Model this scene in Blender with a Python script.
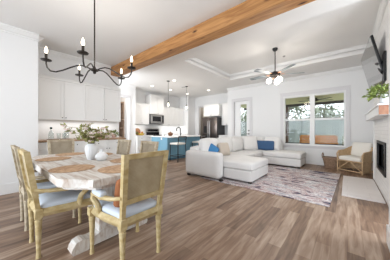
import bpy, bmesh, math, random
from mathutils import Vector, Matrix, noise
for o in list(bpy.data.objects): bpy.data.objects.remove(o)
C = bpy.context.scene.collection
S = bpy.context.scene
R = math.radians
rnd = random.Random(7)

# ------------------------------------------------------------------ camera, world, light, exposure
cam = bpy.data.objects.new('camera', bpy.data.cameras.new('camera')); C.objects.link(cam)
cam.location = (0, 0, 1.165); cam.rotation_euler = (R(90), 0, R(40.3))
cam.data.sensor_width = 36; cam.data.lens = 36 * 179.5 / 390
cam.data.clip_start = 0.02
S.camera = cam
S.view_settings.view_transform = 'Standard'; S.view_settings.look = 'None'
S.view_settings.gamma = 1; S.view_settings.use_curve_mapping = False
S.view_settings.exposure = 0.03
W = bpy.data.worlds.new('sky'); S.world = W; W.use_nodes = True
bg = W.node_tree.nodes['Background']; bg.inputs[0].default_value = (0.86, 0.93, 1.0, 1); bg.inputs[1].default_value = 2.6

def area(name, loc, rot, sx, sy, power, col=(1, 1, 1)):
    l = bpy.data.lights.new(name, 'AREA'); l.shape = 'RECTANGLE'; l.size = sx; l.size_y = sy
    l.energy = power; l.color = col
    o = bpy.data.objects.new(name, l); C.objects.link(o); o.location = loc; o.rotation_euler = rot
    return o
def point(name, loc, power, col=(1, .86, .7), r=.03, spot=None):
    l = bpy.data.lights.new(name, 'SPOT' if spot else 'POINT'); l.energy = power; l.color = col; l.shadow_soft_size = r
    if spot: l.spot_size = R(spot); l.spot_blend = .6
    o = bpy.data.objects.new(name, l); C.objects.link(o); o.location = loc
    return o
# added fill lamps, all unseen, to brighten the interior
area('fill_light_rear', (-2.4, -6.5, 1.6), (R(93), 0, 0), 8, 4, 560, (.84, .92, 1))  # added fill behind the camera, shining through the made-up rear opening
area('fill_light_recess', (1.25, 3.22, 1.45), (R(88), 0, R(90)), .9, 2.0, 42, (.9, .95, 1))  # added fill for the sitting area, hidden behind the near wall
area('fill_light_niche', (-5.22, 1.68, 1.392), (0, 0, 0), .05, 1.7, 3.5, (1, .98, .95))  # added strip lamp that lifts the dark niche backsplash
area('fill_light_range', (-7.32, 6.65, 1.392), (0, 0, 0), .05, 1.4, 3, (1, .98, .95))  # added strip lamp for the counter right of the range
area('fill_light_bowl', (-7.32, 4.68, 1.42), (0, 0, 0), .05, .7, 1.5, (1, .98, .95))  # added strip lamp above the fruit bowl counter
area('fill_light_hall', (-6.2, 2.3, 1.7), (R(90), 0, 0), 1.0, 1.6, 60, (.92, .96, 1))  # added fill towards the kitchen; the hall has no window here

# ------------------------------------------------------------------ materials
MATS = {}
def mat(name, col, rough=.5, metal=0, spec=.5, bump=None, vary=None, emit=None, coat=0, trans=0):
    if name in MATS: return MATS[name]
    m = bpy.data.materials.new(name); m.use_nodes = True; MATS[name] = m
    nt = m.node_tree; N = nt.nodes; L = nt.links; p = N['Principled BSDF']
    p.inputs['Base Color'].default_value = (*col, 1); p.inputs['Roughness'].default_value = rough
    p.inputs['Metallic'].default_value = metal; p.inputs['Specular IOR Level'].default_value = spec
    p.inputs['Coat Weight'].default_value = coat
    tc = N.new('ShaderNodeTexCoord')
    if vary:   # (scale xyz, colour2, detail)
        mp = N.new('ShaderNodeMapping'); mp.inputs['Scale'].default_value = vary[0]
        L.new(tc.outputs['Object'], mp.inputs[0])
        n = N.new('ShaderNodeTexNoise'); n.inputs['Scale'].default_value = 1; n.inputs['Detail'].default_value = 6
        L.new(mp.outputs[0], n.inputs['Vector'])
        cr = N.new('ShaderNodeValToRGB'); e = cr.color_ramp.elements
        e[0].position = .32; e[0].color = (*col, 1); e[1].position = .68; e[1].color = (*vary[1], 1)
        L.new(n.outputs['Fac'], cr.inputs[0]); L.new(cr.outputs[0], p.inputs['Base Color'])
    if bump:   # (scale, strength)
        n = N.new('ShaderNodeTexNoise'); n.inputs['Scale'].default_value = bump[0]; n.inputs['Detail'].default_value = 4
        L.new(tc.outputs['Object'], n.inputs['Vector'])
        b = N.new('ShaderNodeBump'); b.inputs['Strength'].default_value = bump[1]; b.inputs['Distance'].default_value = .01
        L.new(n.outputs['Fac'], b.inputs['Height']); L.new(b.outputs[0], p.inputs['Normal'])
    if emit:
        p.inputs['Emission Color'].default_value = (*emit[0], 1); p.inputs['Emission Strength'].default_value = emit[1]
    return m
def glassmat(name, tint=(1, 1, 1), rough=0.0, base=.04):
    if name in MATS: return MATS[name]
    m = bpy.data.materials.new(name); m.use_nodes = True; MATS[name] = m
    nt = m.node_tree; N = nt.nodes; L = nt.links; N.clear()
    out = N.new('ShaderNodeOutputMaterial'); mx = N.new('ShaderNodeMixShader'); t = N.new('ShaderNodeBsdfTransparent')
    g = N.new('ShaderNodeBsdfGlossy'); g.inputs['Roughness'].default_value = rough; t.inputs[0].default_value = (*tint, 1)
    lw_ = N.new('ShaderNodeLayerWeight'); lw_.inputs[0].default_value = .5
    pw_ = N.new('ShaderNodeMath'); pw_.operation = 'POWER'; pw_.inputs[1].default_value = 4; L.new(lw_.outputs['Facing'], pw_.inputs[0])
    f = N.new('ShaderNodeMath'); f.operation = 'MULTIPLY_ADD'; f.inputs[1].default_value = .5; f.inputs[2].default_value = base; L.new(pw_.outputs[0], f.inputs[0])
    L.new(f.outputs[0], mx.inputs[0]); L.new(t.outputs[0], mx.inputs[1]); L.new(g.outputs[0], mx.inputs[2]); L.new(mx.outputs[0], out.inputs[0])
    return m
wall_m = mat('wall_paint', (.80, .80, .80), .7, bump=(300, .03))
ceil_m = mat('ceiling_paint', (.80, .79, .775), .8)
trim_m = mat('trim_paint', (.80, .80, .795), .4)
casing_m = mat('casing_paint', (.68, .67, .68), .45)
cab_m = mat('cabinet_paint', (.82, .815, .80), .35)
counter_m = mat('white_counter', (.85, .85, .84), .2)
black_m = mat('black_metal', (.012, .012, .013), .4, .3)
bronze_m = mat('dark_bronze', (.03, .024, .02), .4, .6)
steel_m = mat('steel', (.42, .41, .40), .3, .9)
dsteel_m = mat('dark_steel', (.10, .085, .078), .28, .8, vary=((60, 60, .6), (.15, .125, .115)))
blue_m = mat('blue_paint', (.19, .39, .52), .45)
oak_m = mat('weathered_oak', (.42, .30, .12), .6, vary=((12, 12, 22), (.60, .49, .28)), bump=(40, .2))
oak2_m = mat('grey_oak', (.34, .27, .18), .65, vary=((12, 12, 22), (.54, .46, .34)), bump=(40, .2))
seat_m = mat('pale_blue_linen', (.62, .68, .76), .9, bump=(250, .2))
sofa_m = mat('sofa_fabric', (.72, .71, .70), .92, bump=(220, .25), vary=((3, 3, 3), (.77, .76, .75)))
cushion_m = mat('cream_fabric', (.80, .77, .71), .9, bump=(180, .2))
navy_m = mat('navy_fabric', (.045, .105, .22), .9, bump=(180, .25))
blue_f = mat('blue_fabric', (.05, .20, .42), .9, bump=(180, .25))
rust_m = mat('rust_fabric', (.33, .12, .045), .85, bump=(120, .2))
rattan_m = mat('rattan', (.50, .33, .18), .55, bump=(60, .3), vary=((30, 30, 30), (.66, .47, .28)))
jute_m = mat('jute', (.38, .22, .12), .85, bump=(90, .5), vary=((22, 22, 22), (.64, .44, .28)))
ceram_m = mat('white_ceramic', (.82, .83, .84), .3)
leaf_m = mat('leaf_green', (.14, .16, .04), .6, vary=((20, 20, 20), (.38, .37, .13)))
leaf2_m = mat('leaf_bright', (.09, .14, .025), .6, vary=((20, 20, 20), (.26, .32, .07)))
bloom_m = mat('pink_bloom', (.75, .56, .54), .7, vary=((40, 40, 40), (.85, .78, .72)))
stem_m = mat('stem_brown', (.16, .10, .05), .8)
glass_m = glassmat('window_glass', base=.012)
clear_m = glassmat('clear_glass', (.93, .95, .95))
bulb_m = mat('lit_bulb', (1, .9, .75), .5, emit=((1, .84, .62), 9))
globe_m = mat('lit_globe', (1, .95, .88), .5, emit=((1, .88, .74), 22))
can_m = mat('lit_can', (1, .95, .88), .5, emit=((1, .93, .82), 6))

def beam_mat():
    m = mat('cedar_beam', (.46, .21, .075), .55); nt = m.node_tree; N = nt.nodes; L = nt.links; p = N['Principled BSDF']
    tc = N.new('ShaderNodeTexCoord'); mp = N.new('ShaderNodeMapping'); mp.inputs['Scale'].default_value = (1.2, 14, 14)
    L.new(tc.outputs['Object'], mp.inputs[0])
    n = N.new('ShaderNodeTexNoise'); n.inputs['Scale'].default_value = 1.3; n.inputs['Detail'].default_value = 8; n.inputs['Distortion'].default_value = 1.1
    L.new(mp.outputs[0], n.inputs['Vector'])
    cr = N.new('ShaderNodeValToRGB'); e = cr.color_ramp.elements
    e[0].position = .3; e[0].color = (.29, .115, .032, 1); e[1].position = .66; e[1].color = (.52, .265, .095, 1)
    L.new(n.outputs['Fac'], cr.inputs[0])
    mp2 = N.new('ShaderNodeMapping'); mp2.inputs['Scale'].default_value = (2.0, 5.2, 5.2); L.new(tc.outputs['Object'], mp2.inputs[0])
    v = N.new('ShaderNodeTexVoronoi'); v.inputs['Scale'].default_value = 1; L.new(mp2.outputs[0], v.inputs['Vector'])
    c2 = N.new('ShaderNodeValToRGB'); e = c2.color_ramp.elements
    e[0].position = .07; e[0].color = (.10, .035, .012, 1); e[1].position = .16; e[1].color = (1, 1, 1, 1)
    L.new(v.outputs['Distance'], c2.inputs[0])
    mx = N.new('ShaderNodeMixRGB'); mx.blend_type = 'MULTIPLY'; mx.inputs[0].default_value = 1
    L.new(cr.outputs[0], mx.inputs[1]); L.new(c2.outputs[0], mx.inputs[2]); L.new(mx.outputs[0], p.inputs['Base Color'])
    return m
def floor_mat():
    m = mat('wood_planks', (.3, .2, .15), .42); nt = m.node_tree; N = nt.nodes; L = nt.links; p = N['Principled BSDF']
    tc = N.new('ShaderNodeTexCoord'); mp = N.new('ShaderNodeMapping'); mp.inputs['Rotation'].default_value = (0, 0, R(90))
    L.new(tc.outputs['Object'], mp.inputs[0])
    b = N.new('ShaderNodeTexBrick'); b.offset = .37; b.inputs['Scale'].default_value = 1
    b.inputs['Brick Width'].default_value = .95; b.inputs['Row Height'].default_value = .125
    b.inputs['Mortar Size'].default_value = .0016; b.inputs['Bias'].default_value = 0
    b.inputs['Color1'].default_value = (0, 0, 0, 1); b.inputs['Color2'].default_value = (1, 1, 1, 1); b.inputs['Mortar'].default_value = (.3, .3, .3, 1)
    L.new(mp.outputs[0], b.inputs['Vector'])
    cr = N.new('ShaderNodeValToRGB'); e = cr.color_ramp.elements
    e[0].position = .12; e[0].color = (.095, .052, .032, 1); e[1].position = .84; e[1].color = (.45, .335, .25, 1)
    k = cr.color_ramp.elements.new(.48); k.color = (.25, .155, .10, 1)
    mp2 = N.new('ShaderNodeMapping'); mp2.inputs['Scale'].default_value = (15, 1.5, 1); L.new(tc.outputs['Object'], mp2.inputs[0])
    n = N.new('ShaderNodeTexNoise'); n.inputs['Scale'].default_value = 1.6; n.inputs['Detail'].default_value = 8; n.inputs['Distortion'].default_value = .6
    L.new(mp2.outputs[0], n.inputs['Vector'])
    ad = N.new('ShaderNodeMath'); ad.operation = 'MULTIPLY_ADD'; ad.inputs[1].default_value = .42
    ad2 = N.new('ShaderNodeMath'); ad2.operation = 'MULTIPLY'; ad2.inputs[1].default_value = 1.0
    L.new(n.outputs['Fac'], ad2.inputs[0]); L.new(b.outputs['Color'], ad.inputs[0]); L.new(ad2.outputs[0], ad.inputs[2])
    sb = N.new('ShaderNodeMath'); sb.operation = 'SUBTRACT'; sb.inputs[1].default_value = .21; L.new(ad.outputs[0], sb.inputs[0])
    L.new(sb.outputs[0], cr.inputs[0]); L.new(cr.outputs[0], p.inputs['Base Color'])
    bu = N.new('ShaderNodeBump'); bu.inputs['Strength'].default_value = .12; bu.inputs['Distance'].default_value = .004
    L.new(ad.outputs[0], bu.inputs['Height']); L.new(bu.outputs[0], p.inputs['Normal'])
    return m
def brick_mat(name, col, bw, rh, mortar, mcol, strength=.5, rough=.5, rot=None, ms=.006):
    m = mat(name, col, rough); nt = m.node_tree; N = nt.nodes; L = nt.links; p = N['Principled BSDF']
    tc = N.new('ShaderNodeTexCoord'); mp = N.new('ShaderNodeMapping')
    if rot: mp.inputs['Rotation'].default_value = rot
    L.new(tc.outputs['Object'], mp.inputs[0])
    b = N.new('ShaderNodeTexBrick'); b.inputs['Scale'].default_value = 1; b.inputs['Brick Width'].default_value = bw
    b.inputs['Row Height'].default_value = rh; b.inputs['Mortar Size'].default_value = ms
    b.inputs['Color1'].default_value = (*col, 1); b.inputs['Color2'].default_value = (*[c * .95 for c in col], 1); b.inputs['Mortar'].default_value = (*mcol, 1)
    L.new(mp.outputs[0], b.inputs['Vector']); L.new(b.outputs['Color'], p.inputs['Base Color'])
    bu = N.new('ShaderNodeBump'); bu.inputs['Strength'].default_value = strength; bu.inputs['Distance'].default_value = .006; bu.invert = True
    L.new(b.outputs['Fac'], bu.inputs['Height']); L.new(bu.outputs[0], p.inputs['Normal'])
    return m
def rug_mat():
    m = mat('distressed_rug', (.5, .45, .45), .95); nt = m.node_tree; N = nt.nodes; L = nt.links; p = N['Principled BSDF']
    tc = N.new('ShaderNodeTexCoord'); mp = N.new('ShaderNodeMapping'); mp.inputs['Scale'].default_value = (1.5, 5.0, 1)
    L.new(tc.outputs['Object'], mp.inputs[0])
    n = N.new('ShaderNodeTexNoise'); n.inputs['Scale'].default_value = 1.25; n.inputs['Detail'].default_value = 4; n.inputs['Roughness'].default_value = .66; n.inputs['Distortion'].default_value = .8
    L.new(mp.outputs[0], n.inputs['Vector'])
    cr = N.new('ShaderNodeValToRGB'); el = cr.color_ramp.elements
    el[0].position = .36; el[0].color = (.04, .05, .10, 1); el[1].position = .66; el[1].color = (.80, .79, .78, 1)
    for pos, c in ((.42, (.22, .15, .17)), (.455, (.66, .62, .61)), (.49, (.30, .13, .13)), (.52, (.74, .72, .71)), (.56, (.50, .46, .47)), (.59, (.20, .21, .27)), (.62, (.70, .68, .67))):
        k = el.new(pos); k.color = (*c, 1)
    L.new(n.outputs['Fac'], cr.inputs[0]); L.new(cr.outputs[0], p.inputs['Base Color'])
    return m
def tabletop_mat():
    m = mat('whitewashed_planks', (.6, .55, .5), .7); nt = m.node_tree; N = nt.nodes; L = nt.links; p = N['Principled BSDF']
    tc = N.new('ShaderNodeTexCoord'); mp = N.new('ShaderNodeMapping'); mp.inputs['Scale'].default_value = (2, 22, 8)
    L.new(tc.outputs['Object'], mp.inputs[0])
    n = N.new('ShaderNodeTexNoise'); n.inputs['Scale'].default_value = 1.4; n.inputs['Detail'].default_value = 8; n.inputs['Distortion'].default_value = .4
    L.new(mp.outputs[0], n.inputs['Vector'])
    cr = N.new('ShaderNodeValToRGB'); el = cr.color_ramp.elements
    el[0].position = .3; el[0].color = (.42, .31, .24, 1); el[1].position = .56; el[1].color = (.70, .67, .63, 1)
    k = el.new(.42); k.color = (.58, .51, .45, 1)
    L.new(n.outputs['Fac'], cr.inputs[0]); L.new(cr.outputs[0], p.inputs['Base Color'])
    bu = N.new('ShaderNodeBump'); bu.inputs['Strength'].default_value = .3; bu.inputs['Distance'].default_value = .01
    L.new(n.outputs['Fac'], bu.inputs['Height']); L.new(bu.outputs[0], p.inputs['Normal'])
    return m
def cane_mat(name, a, b):
    m = mat(name, a, .7); nt = m.node_tree; N = nt.nodes; L = nt.links; p = N['Principled BSDF']
    tc = N.new('ShaderNodeTexCoord')
    w = N.new('ShaderNodeTexWave'); w.inputs['Scale'].default_value = 28; w.inputs['Distortion'].default_value = .4; w.bands_direction = 'X'
    w2 = N.new('ShaderNodeTexWave'); w2.inputs['Scale'].default_value = 28; w2.inputs['Distortion'].default_value = .4; w2.bands_direction = 'Z'
    L.new(tc.outputs['Object'], w.inputs['Vector']); L.new(tc.outputs['Object'], w2.inputs['Vector'])
    mx = N.new('ShaderNodeMath'); mx.operation = 'MULTIPLY'; L.new(w.outputs['Fac'], mx.inputs[0]); L.new(w2.outputs['Fac'], mx.inputs[1])
    n = N.new('ShaderNodeTexNoise'); n.inputs['Scale'].default_value = 7; n.inputs['Detail'].default_value = 3; L.new(tc.outputs['Object'], n.inputs['Vector'])
    ad = N.new('ShaderNodeMath'); ad.operation = 'MULTIPLY_ADD'; ad.inputs[1].default_value = .5; L.new(mx.outputs[0], ad.inputs[0]); L.new(n.outputs['Fac'], ad.inputs[2])
    cr = N.new('ShaderNodeValToRGB'); el = cr.color_ramp.elements
    el[0].position = .35; el[0].color = (*a, 1); el[1].position = .95; el[1].color = (*b, 1)
    L.new(ad.outputs[0], cr.inputs[0]); L.new(cr.outputs[0], p.inputs['Base Color'])
    return m
beam_m = beam_mat(); floor_m = floor_mat(); rug_m = rug_mat(); top_m = tabletop_mat()
cane_m = cane_mat('cane_weave', (.30, .23, .13), (.47, .39, .26))
brick_m = brick_mat('painted_brick', (.80, .79, .78), .21, .068, .008, (.70, .69, .68), .45, .5, (0, R(90), R(90)))
tile_m = brick_mat('hearth_tile', (.78, .735, .715), .6, .3, .004, (.66, .62, .60), .2, .35, None, .003)
wicker_m = mat('wicker_brown', (.18, .11, .07), .8, bump=(70, .8), vary=((45, 45, 45), (.36, .24, .16)))

# ------------------------------------------------------------------ mesh builder
class MB:
    def __init__(s): s.bm = bmesh.new(); s.M = Matrix()
    def _add(s, vs, fs, M=None):
        T = s.M @ M if M is not None else s.M
        v = [s.bm.verts.new(T @ Vector(p)) for p in vs]
        for f in fs:
            try: s.bm.faces.new([v[i] for i in f])
            except ValueError: pass
        return v
    def box(s, x0, x1, y0, y1, z0, z1, bev=0, seg=2, M=None):
        t = bmesh.new()
        vs = [t.verts.new(p) for p in [(x0, y0, z0), (x1, y0, z0), (x1, y1, z0), (x0, y1, z0), (x0, y0, z1), (x1, y0, z1), (x1, y1, z1), (x0, y1, z1)]]
        for f in ((0, 3, 2, 1), (4, 5, 6, 7), (0, 1, 5, 4), (1, 2, 6, 5), (2, 3, 7, 6), (3, 0, 4, 7)): t.faces.new([vs[i] for i in f])
        if bev: bmesh.ops.bevel(t, geom=list(t.edges), offset=bev, segments=seg, affect='EDGES', profile=.5)
        s._merge(t, M); return s
    def _merge(s, t, M=None):
        t.verts.ensure_lookup_table(); t.verts.index_update()
        s._add([v.co.copy() for v in t.verts], [[v.index for v in f.verts] for f in t.faces], M); t.free()
    def tube(s, pts, r, n=8, M=None, flat=1.0):
        pts = [Vector(p) for p in pts]; k = len(pts)
        rs = [r] * k if not isinstance(r, (list, tuple)) else list(r)
        vs = []; fs = []; up = None
        for i, p in enumerate(pts):
            d = (pts[min(i + 1, k - 1)] - pts[max(i - 1, 0)]).normalized()
            if up is None:
                up = Vector((0, 0, 1)) if abs(d.z) < .9 else Vector((1, 0, 0))
            a = d.cross(up)
            if a.length < 1e-4: a = d.cross(Vector((0, 1, 0)))
            a.normalize(); b = a.cross(d).normalized(); up = b
            for j in range(n):
                t = 2 * math.pi * j / n
                vs.append(p + a * math.cos(t) * rs[i] + b * math.sin(t) * rs[i] * flat)
        for i in range(k - 1):
            for j in range(n):
                fs.append((i * n + j, i * n + (j + 1) % n, (i + 1) * n + (j + 1) % n, (i + 1) * n + j))
        fs.append(tuple(range(n))[::-1]); fs.append(tuple(range((k - 1) * n, k * n)))
        s._add(vs, fs, M); return s
    def lathe(s, prof, c=(0, 0, 0), n=20, M=None, flute=0, nf=0):
        vs = []; fs = []
        for (r, z) in prof:
            for j in range(n):
                t = 2 * math.pi * j / n
                rr = r * (1 + flute * math.cos(nf * t)) if flute else r
                vs.append((c[0] + rr * math.cos(t), c[1] + rr * math.sin(t), c[2] + z))
        k = len(prof)
        for i in range(k - 1):
            for j in range(n):
                fs.append((i * n + j, i * n + (j + 1) % n, (i + 1) * n + (j + 1) % n, (i + 1) * n + j))
        fs.append(tuple(range(n))[::-1]); fs.append(tuple(range((k - 1) * n, k * n)))
        s._add(vs, fs, M); return s
    def ball(s, c, r, n=10, M=None):
        if not isinstance(r, (list, tuple)): r = (r, r, r)
        t = bmesh.new(); bmesh.ops.create_uvsphere(t, u_segments=n, v_segments=max(5, n // 2 + 1), radius=1)
        for v in t.verts: v.co = Vector((c[0] + v.co.x * r[0], c[1] + v.co.y * r[1], c[2] + v.co.z * r[2]))
        s._merge(t, M); return s
    def soft(s, x0, x1, y0, y1, z0, z1, r=.05, puff=(0, 0, 0), n=9, M=None, wob=0, seed=0):
        """rounded, slightly inflated cushion"""
        t = bmesh.new(); c = Vector(((x0 + x1) / 2, (y0 + y1) / 2, (z0 + z1) / 2)); h = Vector(((x1 - x0) / 2, (y1 - y0) / 2, (z1 - z0) / 2))
        rr = min(r, h.x * .98, h.y * .98, h.z * .98)
        bmesh.ops.create_cube(t, size=2); bmesh.ops.subdivide_edges(t, edges=list(t.edges), cuts=n, use_grid_fill=True)
        for v in t.verts:
            u = v.co.copy()
            # concentrate samples near the edges
            u = Vector([math.copysign(abs(q) ** .8, q) for q in u])
            q = Vector((u.x * h.x, u.y * h.y, u.z * h.z))
            inner = Vector([max(-(h[i] - rr), min(h[i] - rr, q[i])) for i in range(3)])
            d = q - inner
            if d.length > 1e-6: q = inner + d.normalized() * rr
            bx = (1 - u.y ** 2) * (1 - u.z ** 2); by = (1 - u.x ** 2) * (1 - u.z ** 2); bz = (1 - u.x ** 2) * (1 - u.y ** 2)
            q.x += math.copysign(puff[0] * bx, u.x) if abs(u.x) > .99 else 0
            q.y += math.copysign(puff[1] * by, u.y) if abs(u.y) > .99 else 0
            q.z += math.copysign(puff[2] * bz, u.z) if abs(u.z) > .99 else 0
            if wob:
                q += noise.noise_vector((q + c) * 5 + Vector((seed, 0, 0))) * wob
            v.co = q + c
        s._merge(t, M); return s
    def prism(s, pts, z0, z1, bev=0, M=None):
        t = bmesh.new(); b = [t.verts.new((x, y, z0)) for x, y in pts]; u = [t.verts.new((x, y, z1)) for x, y in pts]; n = len(pts)
        t.faces.new(b[::-1]); t.faces.new(u)
        for i in range(n): t.faces.new((b[i], b[(i + 1) % n], u[(i + 1) % n], u[i]))
        if bev:
            es = [e for e in t.edges if abs(e.verts[0].co.z - e.verts[1].co.z) < 1e-6]
            bmesh.ops.bevel(t, geom=es, offset=bev, segments=2, affect='EDGES', profile=.5)
        s._merge(t, M); return s
    def leaf(s, p, d, size, w=.4, M=None):
        d = Vector(d).normalized(); a = d.cross(Vector((rnd.uniform(-1, 1), rnd.uniform(-1, 1), rnd.uniform(.2, 1))))
        if a.length < 1e-3: a = Vector((1, 0, 0))
        a.normalize(); nrm = a.cross(d); p = Vector(p)
        mid = p + d * size * .5 + nrm * size * .08
        s._add([p, mid + a * size * w * .5, p + d * size - nrm * size * .06, mid - a * size * w * .5, mid + nrm * size * .03], [(0, 1, 4), (1, 2, 4), (2, 3, 4), (3, 0, 4)], M)
    def build(s, name, m, parent=None, smooth=True, loc=None, ang=40):
        bmesh.ops.recalc_face_normals(s.bm, faces=list(s.bm.faces))
        me = bpy.data.meshes.new(name); s.bm.to_mesh(me); s.bm.free()
        me.materials.append(m)
        if smooth:
            for p in me.polygons: p.use_smooth = True
            try: me.set_sharp_from_angle(angle=R(ang))
            except Exception: pass
        o = bpy.data.objects.new(name, me); C.objects.link(o)
        if parent: o.parent = parent
        if loc: o.location = loc
        return o
def tag(o, label, cat, group=None):
    o['label'] = label; o['category'] = cat
    if group: o['group'] = group
    return o
def thing(name, label, cat, loc=(0, 0, 0), rz=0, group=None):
    o = bpy.data.objects.new(name, None); C.objects.link(o); o.location = loc; o.rotation_euler = (0, 0, rz)
    o.empty_display_size = .1
    return tag(o, label, cat, group)
def struct(name, mb, m, parent=None, smooth=False):
    o = mb.build(name, m, parent, smooth)
    if not parent: o['kind'] = 'structure'
    return o
def B(*a, **k): return MB().box(*a, **k)
def copy_thing(root, loc, rz, label):
    def cp(o, par):
        c = o.copy(); C.objects.link(c); c.parent = par
        for ch in o.children: cp(ch, c)
        return c
    r = cp(root, None); r.location = loc; r.rotation_euler = (0, 0, rz); r['label'] = label
    return r
def rot_to(loc, rz=0, rx=0, ry=0): return Matrix.Translation(loc) @ Matrix.Rotation(rz, 4, 'Z') @ Matrix.Rotation(ry, 4, 'Y') @ Matrix.Rotation(rx, 4, 'X')

# ------------------------------------------------------------------ the shell
H = 3.05; WY = 7.25
struct('floor', B(-8.2, 1.3, -3.2, 10, -.1, 0), floor_m)
# ceiling with a tray over the sitting area
tx0, tx1, ty0, ty1, tz = -3.39, .60, 3.55, 6.03, 3.24
cb = MB()
cb.box(-8.2, 1.3, -3.2, ty0, H, H + .12); cb.box(-8.2, 1.3, ty1, 10, H, H + .12)
cb.box(-8.2, tx0, ty0, ty1, H, H + .12); cb.box(1.05, 1.3, ty0, ty1, H, H + .12); tx1 = 1.05
cb.box(tx0 - .1, tx1 + .1, ty0 - .1, ty1 + .1, tz, tz + .1)
cb.box(tx0 - .1, tx0, ty0, ty1, H + .1, tz + .05); cb.box(tx1, tx1 + .1, ty0, ty1, H + .1, tz + .05)
cb.box(tx0 - .1, tx1 + .1, ty1, ty1 + .1, H + .1, tz + .05); cb.box(tx0 - .1, tx1 + .1, ty0 - .1, ty0, H + .1, tz + .05)
struct('ceiling', cb, ceil_m)

def crown_strip(mb, p, q, n, size=.11, z=H):
    """crown moulding from p to q (xy), n = unit xy direction into the room"""
    prof = [(0, -size * 1.05), (.018, -size * 1.05), (.018, -size * .85), (.04, -size * .72), (.075, -size * .32), (.095, -size * .22), (.095, -size * .02), (.115, 0), (0, 0)]
    k = size / .11
    vs = []; fs = []; m = len(prof)
    for (x, y) in (p, q):
        for (d, h) in prof: vs.append((x + n[0] * d * k, y + n[1] * d * k, z + h))
    for i in range(m): fs.append((i, (i + 1) % m, m + (i + 1) % m, m + i))
    fs.append(tuple(range(m))[::-1]); fs.append(tuple(range(m, 2 * m)))
    mb._add(vs, fs)
def crown(name, segs, size=.11, z=H):
    mb = MB()
    for p, q, n in segs: crown_strip(mb, p, q, n, size, z)
    return struct(name, mb, trim_m)
def baseb(name, segs, h=.14):
    mb = MB()
    for (x0, x1, y0, y1) in segs: mb.box(x0, x1, y0, y1, 0, h, .004, 1)
    return struct(name, mb, trim_m)

struct('wall_left', MB().box(-4.87, -4.72, -.6, .71, 0, H).box(-4.87, -4.72, -3.0, -2.6, 0, H).box(-4.87, -4.72, -2.6, -.6, 0, .6).box(-4.87, -4.72, -2.6, -.6, 2.6, H), wall_m)
struct('wall_niche', MB().box(-5.52, -5.4, .5, 2.72, 0, H).box(-5.4, -4.87, .58, .71, 0, H), wall_m)
mb = MB(); mb.box(-7.12, -6.97, 1.9, 3.12, 0, H); mb.box(-7.12, -6.97, 3.94, 4.25, 0, H); mb.box(-7.12, -6.97, 3.12, 3.94, 2.5, H)
mb.box(-8.2, -7.12, 4.13, 4.25, 0, H)
struct('wall_hall', mb, wall_m)
struct('wall_hall_end', B(-6.97, -5.52, 1.9, 2.0, 0, H), wall_m)
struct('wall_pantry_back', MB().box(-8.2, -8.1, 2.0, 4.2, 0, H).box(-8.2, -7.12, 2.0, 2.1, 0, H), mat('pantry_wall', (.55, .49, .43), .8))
struct('wall_range', B(-7.62, -7.5, 4.25, 8.05, 0, H), wall_m)
struct('wall_corner', B(-7.5, -6.8, 7.42, 8.17, 0, H), wall_m)
mb = MB(); mb.box(-6.8, -6.5, 8.05, 8.17, 0, H); mb.box(-5.78, -4.05, 8.05, 8.17, 0, H); mb.box(-6.5, -5.78, 8.05, 8.17, 2.45, H)
struct('wall_fridge', mb, wall_m)
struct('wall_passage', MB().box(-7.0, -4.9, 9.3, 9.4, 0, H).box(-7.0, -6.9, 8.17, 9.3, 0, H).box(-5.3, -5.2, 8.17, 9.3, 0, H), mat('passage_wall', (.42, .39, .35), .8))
struct('wall_return', B(-4.18, -4.05, WY + .14, 8.05, 0, H), wall_m)
# window wall with a door and a double window
dx0, dx1, dz = -3.87, -3.12, 2.44
wx0, wx1, wz0, wz1 = -1.82, -.03, .64, 2.40
mb = MB()
mb.box(-4.18, dx0, WY, WY + .14, 0, H); mb.box(dx0, dx1, WY, WY + .14, dz, H); mb.box(dx1, wx0, WY, WY + .14, 0, H)
mb.box(wx0, wx1, WY, WY + .14, 0, wz0); mb.box(wx0, wx1, WY, WY + .14, wz1, H); mb.box(wx1, 1.17, WY, WY + .14, 0, H)
struct('wall_window', mb, wall_m)
struct('wall_right', MB().box(1.05, 1.17, 2.5, 2.78, 0, H).box(1.05, 1.17, 3.66, WY, 0, H).box(1.05, 1.17, 2.78, 3.66, 0, .45).box(1.05, 1.17, 2.78, 3.66, 2.75, H), wall_m)
ew = bpy.data.objects.new('window_added_recess', None); C.objects.link(ew); ew['kind'] = 'structure'  # added window in the unseen recess, opening for the fill lamp
MB().box(1.06, 1.15, 2.78, 2.83, .45, 2.75).box(1.06, 1.15, 3.61, 3.66, .45, 2.75).box(1.06, 1.15, 2.83, 3.61, .45, .5).box(1.06, 1.15, 2.83, 3.61, 2.7, 2.75).box(1.08, 1.13, 2.83, 3.61, 1.58, 1.62).build('window_frame', trim_m, ew, False)
struct('wall_near', MB().box(.325, .47, -3.0, 2.69, 0, H).box(.47, 1.05, 2.5, 2.69, 0, H), wall_m)
mb = MB(); mb.box(-4.87, -4.6, -3.12, -3.0, 0, H); mb.box(.2, .47, -3.12, -3.0, 0, H); mb.box(-4.6, .2, -3.12, -3.0, 0, .1); mb.box(-4.6, .2, -3.12, -3.0, 2.85, H)
struct('wall_rear', mb, wall_m)

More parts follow.
